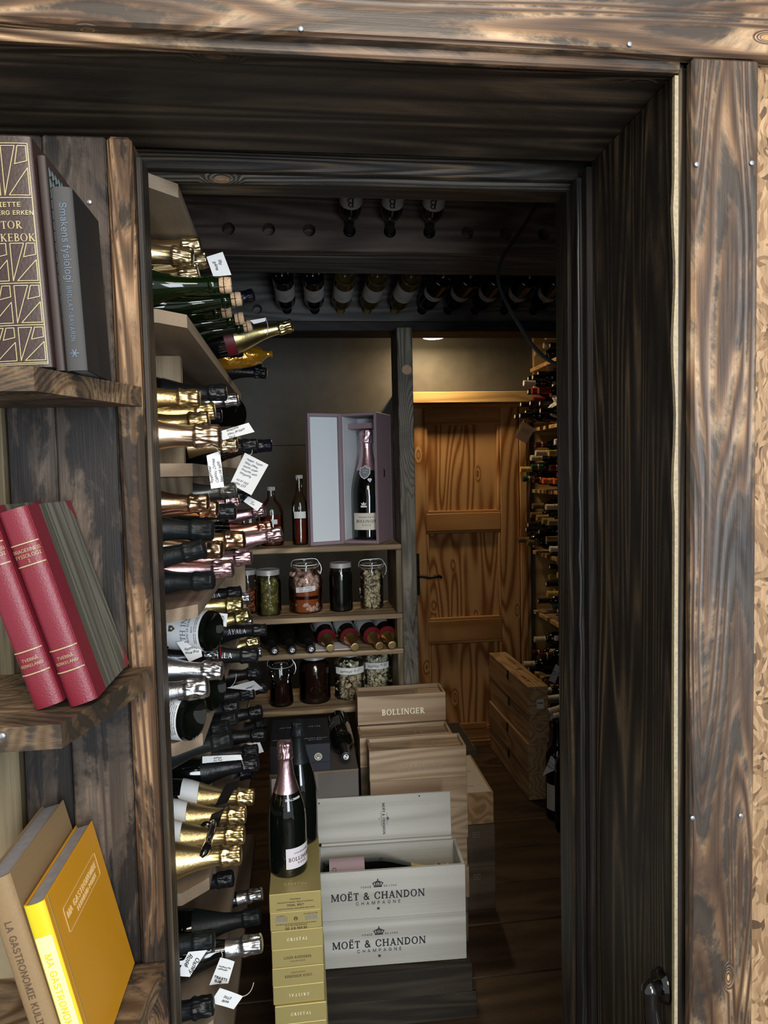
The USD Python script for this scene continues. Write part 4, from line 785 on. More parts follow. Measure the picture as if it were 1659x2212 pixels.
obj('cover', bx(.035, .20, 2.625, 2.74, JZ[2] + .0004, JZ[2] + .0022, .0005), 'paper_lilac', bk); obj('page_block', bx(.037, .198, 2.627, 2.738, JZ[2] + .0023, JZ[2] + .0035, .0003), 'paper', bk)

# ------------------------------------------------------------------ pink presentation case with its big bottle
pk = thing('presentation_case', 'dusty pink upright bottle case standing with its white-lined door open', 'case')
th = math.radians(27); a0 = np.array([.155, 2.700, Z0 + .0006]); fx = np.array([math.cos(th), -math.sin(th), 0]); fy = np.array([math.sin(th), math.cos(th), 0])
TP = mat4(np.stack([fx, fy, [0, 0, 1]], 1), a0)
W, D, H, tk = .150, .165, .502, .009
for nm, b in (('back_board', (0, W, D - tk, D, 0, H)), ('side_board', (0, tk, 0, D - tk - .0003, 0, H)), ('side_board', (W - tk, W, 0, D - tk - .0003, 0, H)), ('base_board', (tk + .0003, W - tk - .0003, 0, D - tk - .0003, 0, .012)), ('top_board', (tk + .0003, W - tk - .0003, 0, D - tk - .0003, H - .010, H))):
    obj(nm, tf(bx(*b, .001), TP), 'pink_box', pk)
obj('lining', tf(cat(bx(tk + .0004, W - tk - .0004, D - tk - .003, D - tk - .0008, .0125, H - .0105, 0), bx(tk + .0003, tk + .0022, .004, D - tk - .004, .0125, H - .0105, 0), bx(W - tk - .0022, W - tk - .0003, .004, D - tk - .004, .0125, H - .0105, 0)), TP), 'box_lining', pk)
obj('neck_yoke', tf(extrude(sbox(tk + .003, .05, W - tk - .003, D - tk - .004), .020), TP @ mat4(None, (0, 0, H - .056))), 'pink_box', pk)
dd = np.array([-.122, -.045, 0]); dl = np.linalg.norm(dd); ex = dd / dl; ez = np.array([0, 0, 1.0]); ey = np.cross(ez, ex)
TD = mat4(np.stack([ex, ey, ez], 1), a0 + [-.001, -.002, 0])
obj('door', tf(cat(bx(0, .137, -.012, -.004, 0, H, .001), *[bx(*q, .001) for q in ((0, .010, -.0038, .014, 0, H), (.127, .137, -.0038, .014, 0, H), (.0102, .1268, -.0038, .014, 0, .012), (.0102, .1268, -.0038, .014, H - .012, H))]), TD), 'pink_box', pk)
obj('door_lining', tf(bx(.0104, .1266, -.0036, -.0018, .0125, H - .0125, 0), TD), 'box_lining', pk)
kl = tf(lathe([(0, .003), (.011, .002), (.013, 0)], 14), TP @ mat4(RY(90) @ np.diag([1.3, .55, 1]), (W, .075, .27))); obj('catch', kl, 'iron', pk)
jb = thing('giant_rose_bottle', 'giant rosé champagne bottle with pink foil standing in the open pink case', 'bottle', mat4(RZ(-102), a0 + fx * W / 2 + fy * .086 + [0, 0, .0128]))
S = 1.42; RJ = lambda z: RCH(np.asarray(z) / S) * S
def sc_(m, s=S): m = m.copy(); m.apply_scale(s); return m
obj('body', sc_(lathe(dense(CH, 2), 40)), 'black_glass', jb, 35); obj('foil', sc_(champagne_foil(.19, 7, amp=.7)), 'pink', jb, True)
obj('label', band(RJ, .038, .104, -.95, .95, .0006, 24), 'paper_cream', jb, True)
obj('lettering', cat(wrap(serif('BOLLINGER', .0108), RJ, 0, .072, off=.0012), wrap(sans('CHAMPAGNE', .005, .5), RJ, 0, .088, off=.0012), wrap(sans('ROSÉ', .0065, .6), RJ, 0, .058, off=.0012), wrap(serif('BOLLINGER', .0085, bold=.02), RJ, .0, .325, True, off=.0032)), 'brown_print', jb)
shl = Polygon([(-.022, .018), (-.010, .020), (0, .028), (.010, .020), (.022, .018), (.021, -.004), (.012, -.018), (0, -.027), (-.012, -.018), (-.021, -.004)])
obj('neck_shield', wrap(trimesh.Trimesh(*trimesh.remesh.subdivide_to_size((e_ := extrude(shl, .0006)).vertices, e_.faces, .012), process=False), RJ, -.1, .262, off=.0012), 'ink_soft', jb)
obj('shield_rim', wrap(extrude(shl.difference(affinity.scale(shl, .86, .86)), .0006), RJ, -.1, .262, off=.0022), 'white_print', jb)
obj('shield_lettering', wrap(cat(tf(serif('BOLLINGER', .0032), mat4(None, (0, .008, 0))), sans('1829', .0045)), RJ, -.1, .262, off=.0026), 'white_print', jb)
cr = unary_union([Polygon([(-.008, 0), (.008, 0), (.011, .010), (.005, .006), (0, .013), (-.005, .006), (-.011, .010)]), sbox(-.012, -.009, .012, -.002)])
obj('crest', wrap(extrude(cr, .0005), RJ, -.15, .135, off=.001), 'white_print', jb)
hr = unary_union([Point(-.0035, .002).buffer(.005), Point(.0035, .002).buffer(.005), Polygon([(-.008, .0005), (.008, .0005), (0, -.010)])])
obj('heart_seal', wrap(extrude(hr, .0005), RJ, .28, .232, off=.001), 'white_print', jb)

# ================================================================== BOXES ON THE FLOOR
FZ = .0006
def open_box(t, L, D, H, mt, tk=.010, floor=.006):
    """walls and bottom of a wooden box; origin at the front left bottom corner"""
    obj('front_board', bx(0, L, 0, tk, 0, H, .001), mt, t); obj('back_board', bx(0, L, D - tk, D, 0, H, .001), mt, t)
    obj('end_board', bx(0, tk, tk + .0003, D - tk - .0003, 0, H, .001), mt, t); obj('end_board', bx(L - tk, L, tk + .0003, D - tk - .0003, 0, H, .001), mt, t)
    obj('bottom_board', bx(tk + .0003, L - tk - .0003, tk + .0003, D - tk - .0003, .001, floor + .001, 0), mt, t)
def front_text(m, x, z, y=-.0004): return tf(m, mat4(np.array([[1, 0, 0], [0, 0, -1], [0, 1, 0]]), (x, y, z)))
def crown(s):
    p = [sbox(-.5, 0, .5, .16), sbox(-.46, .2, .46, .26)]
    for x0, x1, h in ((-.48, -.62, .62), (-.22, -.28, .72), (.22, .28, .72), (.48, .62, .62)):
        p.append(LineString([(x0, .26), (x1, h * .8), (x1 * .55, h), (0, .70)]).buffer(.05))
    p += [Point(x, y).buffer(.06) for x, y in ((-.30, .42), (0, .42), (.30, .42), (-.15, .55), (.15, .55))] + [Point(0, .80).buffer(.085), sbox(-.03, .86, .03, 1.06), sbox(-.09, .93, .09, .99), LineString([(0, .26), (0, .72)]).buffer(.035)]
    return affinity.scale(unary_union(p), s, s, origin=(0, 0))
def star(s):
    return Polygon([(s * (1 if k % 2 == 0 else .42) * math.sin(k * math.pi / 5), s * (1 if k % 2 == 0 else .42) * math.cos(k * math.pi / 5)) for k in range(10)])
def moet_print(s):
    return cat(tf(serif('MOËT & CHANDON', .026 * s, .13, bold=.018), mat4(None, (0, 0, 0))), tf(sans('CHAMPAGNE', .0115 * s, .75), mat4(None, (0, -.030 * s, 0))), tf(sans('FONDÉ', .0066 * s, .35), mat4(None, (-.043 * s, .031 * s, 0))), tf(sans('EN 1743', .0066 * s, .35), mat4(None, (.045 * s, .031 * s, 0))), tf(extrude(crown(.030 * s), .0005), mat4(None, (0, .028 * s, 0))), tf(extrude(star(.0075 * s), .0005), mat4(None, (0, -.052 * s, 0))))
ML, MD, MH = .434, .150, .143
yaw = -2.2
MB = U(690, 2098, 1.955); MB[2] = .163
def moet(z, label):
    t = thing('champagne_crate', label, 'wooden box', mat4(RZ(yaw), (MB[0], MB[1], z)))
    open_box(t, ML, MD, MH, 'pale_box'); obj('printing', front_text(moet_print(.80), .176, .071), 'ink', t); return t
mt2 = moet(MB[2], 'lower pale wooden crate with black crown print, directly under the open one')
mt1 = moet(MB[2] + MH + .0006, 'upper pale wooden crate with black crown print, open with its lid raised behind')
obj('lid_strip', tf(bx(0.012, ML - .012, MD + .0006, MD + .008, MH - .02, MH + .006, .001), np.eye(4)), 'pale_box', mt1)
lidT = mat4(RX(-4), (-.012, MD + .0095, MH + .004))
obj('lid', tf(bx(0, ML, 0, .008, 0, .138, .001), lidT), 'pale_box', mt1)
obj('lid_printing', tf(tf(moet_print(.285), mat4(np.array([[0, 1, 0], [0, 0, -1], [-1, 0, 0]]) @ np.eye(3), (.222, -.0006, .066))), lidT), 'ink', mt1)
for x_ in (.02, .335):
    obj('nail', tf(lathe([(0, .001), (.0022, .001), (.0022, 0)], 10), lidT @ mat4(RX(90), (x_, 0, .125 if x_ < .1 else .130))), 'wire', mt1)
CT = mat4(RZ(yaw), (MB[0], MB[1], MB[2] + MH + .0006))
mg = thing('magnum', 'big dark bottle with a dull pink label lying inside the open crown-printed crate', 'bottle', CT @ mat4(np.array([[0, 0, 1], [0, 1, 0], [-1, 0, 0]]) @ RZ(-125), (.016, .078, .0785)))
S2 = 1.30; R2 = lambda z: RCH(np.asarray(z) / S2) * S2
obj('body', sc_(lathe(dense(CH, 2), 36), S2), 'black_glass', mg, 35); obj('foil', sc_(champagne_foil(.205, 5), S2), 'gold_rich', mg, True)
obj('label', band(R2, .02, .125, -1.3, 1.3, .0006, 24), 'paper_pink', mg, True)
obj('printing', cat(wrap(serif('CHANDON', .012, .08), R2, .25, .035, off=.0012), wrap(sans('CHAMPAGNE', .004, .3), R2, .2, .07, off=.0012)), 'brown_print', mg)
obj('label_star', wrap(extrude(star(.007), .0004), R2, .3, .098, off=.001), 'gold_line', mg)
obj('gold_lines', cat(*[tube(np.stack([(R2(np.linspace(.175, .20, 10)) + .0006) * np.cos(np.linspace(-.2 + k, 1.0 + k, 10)), (R2(np.linspace(.175, .20, 10)) + .0006) * np.sin(np.linspace(-.2 + k, 1.0 + k, 10)), np.linspace(.175, .20, 10)], 1), .0008, 5) for k in (0, .22)]), 'gold_line', mg)
# dark crates under them
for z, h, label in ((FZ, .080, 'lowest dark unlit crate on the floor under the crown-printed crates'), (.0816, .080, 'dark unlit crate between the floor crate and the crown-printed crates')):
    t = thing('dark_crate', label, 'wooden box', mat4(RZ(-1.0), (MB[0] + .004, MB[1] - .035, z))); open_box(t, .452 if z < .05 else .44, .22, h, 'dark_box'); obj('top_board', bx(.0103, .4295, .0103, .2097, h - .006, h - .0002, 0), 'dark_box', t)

# gold gift boxes
GX, GY, GW, GD, GH = -.096, 1.502, .1135, .355, .0845
gold_txt = [('CRISTAL', 'LOUIS ROEDERER', 0), ('LOUIS ROEDERER', 'CRISTAL', 180)]
gb = []
for k in range(8):
    z = FZ + k * (GH + .0004); top = 7 - k; jx = (.0, .0015, .0015, .005, .008, .006, .009, .004)[top]
    labels = ('topmost gold gift box, two standing bottles on it, small print on its end', 'second gold gift box from the top, wordmark above the maker name', 'third gold gift box from the top, printed upside down', 'fourth gold gift box from the top, at the bottom edge of the picture')
    t = thing('gold_gift_box', labels[top] if top < 4 else f'gold gift box low in the stack, {("fifth", "sixth", "seventh", "eighth")[top - 4]} from the top', 'gift box', mat4(None, (GX + jx, GY - (.004 if top == 3 else 0), z)), 'stack of gold gift boxes')
    obj('base', bx(0, GW, 0, GD, 0, GH * .5 - .0005, .0012), 'gold_card', t); obj('lid', bx(-.0005, GW + .0005, -.0008, GD + .0005, GH * .5, GH, .0012), 'gold_card', t)
    F2 = lambda m, z_: front_text(m, GW / 2, z_, -.0013)
    if top == 0:
        obj('small_print', cat(F2(sans('Champagne', .0030), GH * .84), F2(sans('PRODUCE OF FRANCE / PRODUIT DE FRANCE', .0026), GH * .76), F2(sans('750ML  BRUT', .0042, 0, True), GH * .68), F2(sans('ELABORE PAR CHAMPAGNE LOUIS ROEDERER, REIMS, FRANCE', .0020), GH * .585)), 'brown_print', t)
        r = random.Random(5); bars = []
        for x0 in (.012, .077):
            x = x0
            while x < x0 + .026: w_ = r.choice([.0005, .0008, .0012]); bars.append(sbox(x, GH * .245, x + w_, GH * .365)); x += w_ + r.choice([.0005, .0009])
        obj('barcode', front_text(extrude(unary_union(bars), .0003), 0, 0, -.0006), 'ink_soft', t)
        obj('fine_print', cat(F2(sans('CONTAINS SULPHITES  CONTIENT DES SULFITES  ENTHALT SULFITE  CONTIENE', .0016), GH * .175), F2(sans('12% vol   750 ml   please recycle this box', .0018), GH * .13), F2(sans('OO  A B  PAP 20', .0045, 0, True), GH * .05), front_text(sans('PLC 12,5% ALC./VOL.', .0022), .09, GH * .41, -.0006), front_text(sans('3114080 016', .0020), .024, GH * .40, -.0006)), 'brown_print', t)
        obj('emblem', front_text(extrude(Point(0, 0).buffer(.0045).difference(sbox(-.001, -.005, .001, .0012)), .0003), .0565, GH * .30, -.0006), 'brown_print', t)
        obj('top_lettering', tf(cat(tf(sans('CRISTAL', .006, .5), mat4(None, (0, 0, 0)))), mat4(None, (GW / 2, .035, GH + .0002))), 'gold_card_edge', t)
    elif top < 4:
        up_ = top in (1, 3); s_, l_ = ('CRISTAL', 'LOUIS ROEDERER')
        A, B = front_text(serif(s_, .0062, .42), 0, 0, 0), cat(front_text(serif(l_, .0052, .12), 0, .0, 0), front_text(sans('CHAMPAGNE', .0024, .6), 0, -.0085, 0))
        if not up_: A, B = tf(A, mat4(RY(180))), tf(B, mat4(RY(180)))
        obj('word', tf(A, mat4(None, (GW / 2, -.0013, GH * (.76 if up_ else .24)))), 'pale_gold_print', t); obj('maker', tf(B, mat4(None, (GW / 2, -.0013 if not up_ else -.0006, GH * (.26 if up_ else .76)))), 'brown_print', t)
GT = FZ + 8 * (GH + .0004)
def standing(name, label, foil, x, y, z, rz, front=True):
    t = thing(name, label, 'bottle', mat4(RZ(rz), (x, y, z)))
    obj('body', lathe(dense(CH, 2), 40), 'black_glass', t, 35); obj('foil', champagne_foil(.19 if front else .2, 21, amp=.7), foil, t, True)
    if front:
        obj('label', band(RCH, .022, .070, -.75, .95, .0006, 20), 'paper_lilac', t, True)
        obj('lettering', cat(wrap(serif('BOLLINGER', .0085), RCH, .12, .044, off=.0012), wrap(sans('CHAMPAGNE', .0032, .5), RCH, .12, .058, off=.0012), wrap(sans('ROSÉ', .0042, .6), RCH, .12, .034, off=.0012)), 'brown_print', t)
        obj('neck_lettering', wrap(sans('BOLLINGER', .0044, .1, True), RCH, -.15, .179, off=.001), 'white_print', t)
        obj('back_label', band(RCH, .025, .072, 2.6, 4.0, .0006, 14), 'paper_lilac', t, True)
    return t
standing('rose_champagne_bottle', 'rosé champagne bottle with pink foil standing at the front of the gold boxes', 'pink', -.055, 1.60, GT, -90 + 38)
standing('dark_champagne_bottle', 'dark green-foiled champagne bottle standing just behind the pink-foiled one', 'moss_foil', -.026, 1.735, GT, 60, False)

# cartons with two black gift boxes and a lying bottle
ct = thing('carton', 'grey taped cardboard carton carrying two black gift boxes', 'cardboard box', mat4(None, (-.124, 2.132, .3445)))
CL, CD, CHt = .277, .30, .330
obj('body', bx(0, CL, 0, CD, 0, CHt, .002), 'carton', ct)
obj('tape', cat(bx(.098, .150, -.0006, .0002, CHt - .055, CHt, 0), bx(.098, .150, 0, CD, CHt, CHt + .0004, 0)), 'packing_tape', ct)
obj('flap_edge', bx(.0, CL, -.0008, .004, CHt - .004, CHt + .0012, .0005), 'carton_brown', ct)
obj('label', bx(.006, .042, -.0008, -.0001, CHt - .17, CHt - .012, 0), 'paper_lilac', ct)
obj('label_print', cat(*[front_text(sans(s, .0042), .0235, CHt - .03 - k * .016, -.001) for k, s in enumerate(['TRANSP', 'Order 12', '75 CL X', 'FRANCE', 'Lot 308', 'Mags'])]), 'ink_soft', ct)
c2 = thing('carton', 'brown cardboard carton standing on the floor under the taped grey one', 'cardboard box', mat4(None, (-.120, 2.136, FZ)))
obj('body', bx(0, .262, 0, .29, 0, .3425, .002), 'carton_brown', c2); obj('tape', bx(.105, .155, -.0006, .0002, .28, .3425, 0), 'packing_tape', c2)
CZ = .3445 + CHt + .0014
for x0, ln, label in ((-.1205, .235, 'black gift box nearer the rack, its front mostly behind the two bottles'), (-.0245, .232, 'black gift box with a round pale emblem on its end')):
    t = thing('black_gift_box', label, 'gift box', mat4(None, (x0, 2.134, CZ)))
    obj('base', bx(0, .0905, 0, ln, 0, .028, .001), 'black_card', t); obj('lid', bx(-.0004, .0909, -.0006, ln + .0004, .0285, .0875, .001), 'black_card', t)
    obj('top_lettering', cat(tf(sans('ABYSS', .0075, .25), mat4(None, (.045, .155, .0876))), tf(sans('LECLERC BRIANT', .0065, .1), mat4(None, (.045, .05, .0876))), tf(sans('BRUT ZERO', .0055, .1), mat4(None, (.045, .036, .0876)))), 'ink_soft', t)
    em = unary_union([Point(0, 0).buffer(.0118).difference(Point(0, 0).buffer(.0105)), Point(0, 0).buffer(.0090).difference(Point(0, 0).buffer(.0082)), sbox(-.0007, -.007, .0007, .007)] + [LineString([(0, -.005), (s * .006, .001), (s * .003, .005)]).buffer(.0008) for s in (-1, 1)] + [LineString([(-.006, -.005), (.006, -.005)]).buffer(.0008)])
    obj('emblem', front_text(extrude(em, .0003), .053 if x0 > -.05 else .045, .047, -.0008), 'pale_gold_print', t)
tip = np.array([.116, 2.147, CZ + .034]); bs = np.array([.108, 2.437, CZ + .046])
lb_ = thing('dark_wine_bottle', 'dark wine bottle lying on the carton with a round white emblem on its cap', 'bottle', bottle_T(tip, tip - bs, .3016, roll=60))
build_bordeaux(lb_, 'cap_black', seal='paper'); obj('label', band(RBD, .05, .13, -1.2, 1.2), 'grey_cloth', lb_, True); obj('label_lettering', wrap(sans('MAGNUS', .008), RBD, 0, .09, off=.0012), 'ink_soft', lb_)
bs2 = thing('carton', 'low carton hidden behind the taped one under the lying bottle', 'cardboard box', mat4(None, (.055, 2.436, .40))); obj('body', bx(0, .09, 0, .09, 0, CZ - .402, .002), 'carton_brown', bs2); obj('tape', bx(.03, .06, -.0006, .0002, .25, CZ - .402, 0), 'packing_tape', bs2)
sp2 = thing('carton', 'brown carton behind the floor carton, carrying the low hidden carton', 'cardboard box', mat4(None, (-.05, 2.434, FZ))); obj('body', bx(0, .20, 0, .15, 0, .398, .002), 'carton_brown', sp2); obj('tape', bx(.08, .12, -.0006, .0002, .32, .398, 0), 'packing_tape', sp2)

# tan wine boxes with recessed sliding lids, stacked in steps
BL, BDp, BH = .326, .116, .1045
def bolli_box(t, word, wm):
    open_box(t, BL, BDp, BH, 'tan_box', .0085)
    obj('sliding_lid', bx(.0088, BL - .0002, .0088, BDp - .0088, BH - .0175, BH - .0125, 0), 'tan_box', t)
    for k, (s, h) in enumerate((('BOLLINGER', .0085), ('CHAMPAGNE', .0045))):
        obj('lid_lettering', tf(serif(s, h, .1), mat4(RZ(-90), (.225 - k * .022, BDp / 2, BH - .0124))), 'emboss', t)
    if word: obj('lettering', front_text(serif('BOLLINGER', .0205, .13, bold=.028), .168, .042), wm, t)
PBX = {}
def bstack(x, y, z, yw, key, label, group=None):
    T = mat4(RZ(yw), (x, y, z))
    if key in PBX: return dup(PBX[key], T, label, group)
    t = thing('wine_box', label, 'wooden box', T, group); PBX[key] = t
    bolli_box(t, key != 'plain', {'gold': 'pale_gold_print', 'emboss': 'emboss', 'plain': None}[key]); return t
z0 = .686 - 5 * (BH + .0006)
cols = ((.197, 2.236), (.176, 2.356), (.179, 2.478))
ORD = ('fifth', 'fourth', 'third', 'second')
for k in range(5):
    zz = z0 + k * (BH + .0006); x, y = cols[0]
    if k == 4: bstack(x, y, zz, -.9, 'emboss', 'tan wine box with a faint embossed name, at the front of the stepped stack')
    else: bstack(x + (.003, -.002, .002, .001)[k], y, zz, -.9, 'plain', f'plain tan wine box, {ORD[k]} from the top in the front column under the embossed one')
bstack(cols[1][0], cols[1][1], z0 + 4 * (BH + .0006), -.4, 'plain', 'tan wine box with a recessed lid, between the embossed and the gold-lettered ones')
bstack(.180, 2.478, .6866, -.3, 'gold', 'tan wine box with bright gold lettering, highest of the stepped stack')
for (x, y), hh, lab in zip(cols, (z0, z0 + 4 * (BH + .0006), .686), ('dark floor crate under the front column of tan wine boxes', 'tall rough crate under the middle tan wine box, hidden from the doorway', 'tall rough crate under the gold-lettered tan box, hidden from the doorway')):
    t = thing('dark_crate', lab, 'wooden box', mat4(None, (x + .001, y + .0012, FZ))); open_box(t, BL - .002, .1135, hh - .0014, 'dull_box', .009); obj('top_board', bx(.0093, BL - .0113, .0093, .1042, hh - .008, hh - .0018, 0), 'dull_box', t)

# flat crates with pale lids to the right
def crate(name, label, x0, x1, y0, y1, z0, z1, panel, txt=None):
    t = thing(name, label, 'wooden box', mat4(None, (x0, y0, z0))); L, D, H = x1 - x0, y1 - y0, z1 - z0
    open_box(t, L, D, H, 'dull_box' if panel != 'paper_cream' else 'case_box', .007)
    obj('lid_panel', bx(.0073, L - .0073, .0073, D - .0073, H - .006, H - .0012, 0), panel, t)
    if txt: obj('lid_lettering', cat(*[tf(sans(s, .008, .1), mat4(None, (L * .45, D * q, H - .0011))) for s, q in txt]), 'ink_soft', t)
    return t
crate('flat_crate', 'crate with a cream lid and small print, beside the tan boxes', .530, .662, 2.405, 2.745, .3186, .435, 'paper_cream', (('CHATEAU', .62), ('GRAND VIN', .55), ('1996', .18)))
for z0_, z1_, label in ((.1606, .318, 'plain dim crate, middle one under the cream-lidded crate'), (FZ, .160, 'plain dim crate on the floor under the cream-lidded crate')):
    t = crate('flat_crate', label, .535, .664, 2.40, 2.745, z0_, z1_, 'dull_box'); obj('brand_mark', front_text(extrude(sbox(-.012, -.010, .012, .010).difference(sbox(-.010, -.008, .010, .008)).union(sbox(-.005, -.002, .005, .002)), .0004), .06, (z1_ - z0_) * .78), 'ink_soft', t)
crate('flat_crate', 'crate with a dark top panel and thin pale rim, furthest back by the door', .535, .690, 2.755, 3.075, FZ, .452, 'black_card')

# row of four long wooden cases by the right rack
CB = np.array([1.055, 3.185]); ylw = 1.0
for k in range(4):
    z = FZ + k * .1398; off = (0, -.006, .004, 0)[k]
    t = thing('wine_case', ('bottom long wooden wine case on the floor by the right rack', 'second long wooden wine case from the floor, set out a little to the left', 'third long wooden wine case from the floor, with a plastic band', 'top long wooden wine case with a burnt brand on its lid')[k], 'wooden box', mat4(RZ(ylw), (CB[0] + off, CB[1], z)))
    w_, l_, h_ = .100, .655, .139
    obj('body', bx(0, w_, 0, l_, 0, h_ - .0165, .0015), 'case_box', t); obj('lid', bx(-.0008, w_ + .0008, -.0008, l_ + .0008, h_ - .016, h_, .0015), 'case_box', t)
    obj('latch', cat(bx(-.004, 0, .30, .318, h_ - .05, h_ - .004, .001), tf(lathe([(0, .004), (.008, .003), (.009, 0)], 12), mat4(RY(-90), (-.003, .309, h_ - .035)))), 'iron', t)
    if k == 2: obj('plastic_band', bx(-.0016, -.0002, .0, .29, h_ - .03, h_ - .018, 0), 'packing_tape', t)
    if k == 3:
        obj('end_label', bx(.042, .078, -.0012, -.0004, .03, .075, 0), 'paper_cream', t); obj('end_label_print', bx(.046, .074, -.0016, -.0013, .053, .062, 0), 'ink_soft', t)
        obj('brand', cat(tf(extrude(crown(.03).union(star(.012)), .0003), mat4(RZ(-80), (.05, .30, h_ + .0002))), *[tf(serif(s, .014, .1), mat4(RZ(-90), (x_, y_, h_ + .0002))) for s, x_, y_ in (('CLOS DE ROI', .070, .46), ('GRAND VIN', .034, .14))], tf(extrude(sbox(-.02, -.025, .02, .025).difference(sbox(-.017, -.022, .017, .022)), .0003), mat4(None, (.06, .10, h_ + .0002)))), 'brown_print', t)

# ================================================================== BOTTLES HANGING IN THE CEILING BOARDS
for i, x in enumerate(H1X[3:6]):
    hx = x - .0005; d = np.array([(-.004, -.02, -.03)[i] * -1, .89, -.45]); d /= np.linalg.norm(d); tip = np.array([hx, 2.106, 2.3215])
    T = bottle_T(tip + d * .012, d, .3016, 0, .85)
    lab = 'upside-down dark bottle with a white letter label in the nearer ceiling board, %s of three' % ('leftmost', 'middle', 'rightmost')[i]
    if i == 0:
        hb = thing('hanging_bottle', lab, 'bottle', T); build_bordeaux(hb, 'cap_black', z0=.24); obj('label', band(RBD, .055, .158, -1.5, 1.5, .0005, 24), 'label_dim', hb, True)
        obj('letter', wrap(serif('B', .036), RBD, 0, .128, off=.0012), 'ink', hb); obj('small_print', cat(*[wrap(sans('vin de france 2018', .0035), RBD, 0, .102 - .008 * k, off=.0012) for k in range(2)]), 'ink_soft', hb)
    else: dup(hb, T, lab)
kinds2 = (('dark', 2), ('golden', 3), ('black', 6)); i = 1
for kd, n in kinds2:
    for k in range(n):
        x = H2X[i]; d = np.array([-.12 + .02 * k if kd == 'black' else (.03 if kd == 'dark' else -.02 - .04 * k), .965, -.20]); d /= np.linalg.norm(d); tip = np.array([x, 2.765, 2.2425])
        lab = {'dark': 'dark bottle with a cream label band in the farther ceiling board, %s one of two' % ('left', 'right')[k % 2], 'golden': 'olive-gold bottle with a cream label in the farther ceiling board, %s of three' % ('leftmost', 'middle', 'rightmost')[k % 3],
               'black': 'unlit black bottle in the farther ceiling board, %s in from the dark jamb at right' % ('sixth', 'fifth', 'fourth', 'third', 'second', 'first')[k % 6]}[kd]
        T = bottle_T(tip + d * .02, d, .3016, roll=0)
        if k == 0:
            pb_ = thing('hanging_bottle', lab, 'bottle', T, None); build_bordeaux(pb_, 'cap_black' if kd != 'golden' else 'cap_gold', glass='olive_glass' if kd == 'golden' else 'black_glass', z0=.24)
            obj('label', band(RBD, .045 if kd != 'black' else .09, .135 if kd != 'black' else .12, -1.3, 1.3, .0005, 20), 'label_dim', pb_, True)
            obj('print', cat(wrap(extrude(Polygon([(-.012, 0), (0, .004), (.012, 0), (0, -.004)]), .0004), RBD, 0, .105, off=.001), wrap(sans('RIVEROSE', .005), RBD, 0, .09, off=.001)), 'ink_soft', pb_)
        else: dup(pb_, T, lab)
        i += 1

# ================================================================== BOTTLES IN THE RIGHT RACK (necks towards the middle of the room)
PR = {}
def right_bottle(cap, tip, dy, dz, label, group):
    d = np.array([-1, dy, dz]); d /= np.linalg.norm(d); T = bottle_T(tip, d, .3016)
    if cap in PR: return dup(PR[cap], T, label, group)
    t = thing('racked_wine_bottle', label, 'bottle', T, group); PR[cap] = t
    obj('body', lathe(BD, 20), 'black_glass', t, 35); obj('capsule', capsule(.238), cap, t, 30)
    if cap in ('cap_yellow', 'cap_green', 'cap_orange', 'cap_maroon'): obj('ring', band(RBD, .262, .270, 0, 6.2832, .0012, 20), 'cap_cream' if cap != 'cap_cream' else 'cap_gold', t)
    if cap in ('cap_gold', 'cap_bronze', 'cap_cream'): obj('ring', band(RBD, .255, .258, 0, 6.2832, .0012, 20), 'gold_line', t)
    if cap in ('cap_black', 'cap_red'): obj('disc', tf(lathe([(0, .0006), (.0095, .0006), (.0100, 0)], 16), mat4(None, (0, 0, .3014))), 'paper_cream' if cap == 'cap_black' else 'cap_maroon', t)
    return t
#RIGHT
RR = [(0, [('white', 340, 94), ('black', 383, 84), ('white', 325, 160), ('black', 372, 160), ('cream', 258, 222)]),
 (1, [('black', 209, 408), ('black', 243, 398), ('black', 283, 372), ('black', 310, 402), ('black', 358, 440), ('white', 176, 442), ('black', 208, 506), ('red', 237, 500), ('red', 286, 498), ('red', 375, 522), ('red', 245, 566), ('black', 154, 600), ('black', 224, 592), ('black', 296, 594), ('black', 300, 648), ('black', 190, 660), ('black', 111, 690), ('black', 148, 684)]),
 (2, [('maroon', 263, 902), ('white', 375, 884), ('white', 408, 880), ('cream', 265, 964), ('yellow', 362, 964), ('yellow', 398, 964), ('orange', 436, 946), ('orange', 434, 1020), ('cream', 230, 1000), ('yellow', 152, 1086), ('green', 234, 1068), ('green', 288, 1068), ('maroon', 373, 1074), ('orange', 432, 1126), ('green', 168, 1156), ('maroon', 250, 1164), ('orange', 318, 1172), ('orange', 402, 1174)]),
 (3, [('bronze', 242, 1360), ('bronze', 300, 1354), ('cream', 342, 1366), ('bronze', 228, 1426), ('gold', 274, 1446), ('gold', 316, 1470), ('gold', 360, 1482), ('black', 208, 1500), ('black', 194, 1534), ('black', 290, 1548), ('cream', 330, 1572), ('gold', 346, 1606), ('bronze', 136, 1612), ('bronze', 206, 1632), ('gold', 250, 1646), ('white', 372, 1680)]),
 (4, [('black', 370, 1812), ('black', 426, 1784), ('yellow', 368, 1890), ('yellow', 430, 1874), ('black', 344, 1940), ('yellow', 404, 1990), ('yellow', 352, 2014), ('black', 284, 2068), ('green', 396, 2114), ('black', 430, 2140)])]
R5 = [('cream', 374, 197), ('white', 482, 190), ('maroon', 362, 268), ('maroon', 405, 282), ('cream', 457, 262), ('cream', 317, 326), ('black', 345, 352), ('white', 400, 468), ('white', 440, 508), ('black', 452, 542), ('cream', 448, 576), ('white', 440, 612), ('cream', 472, 654)]
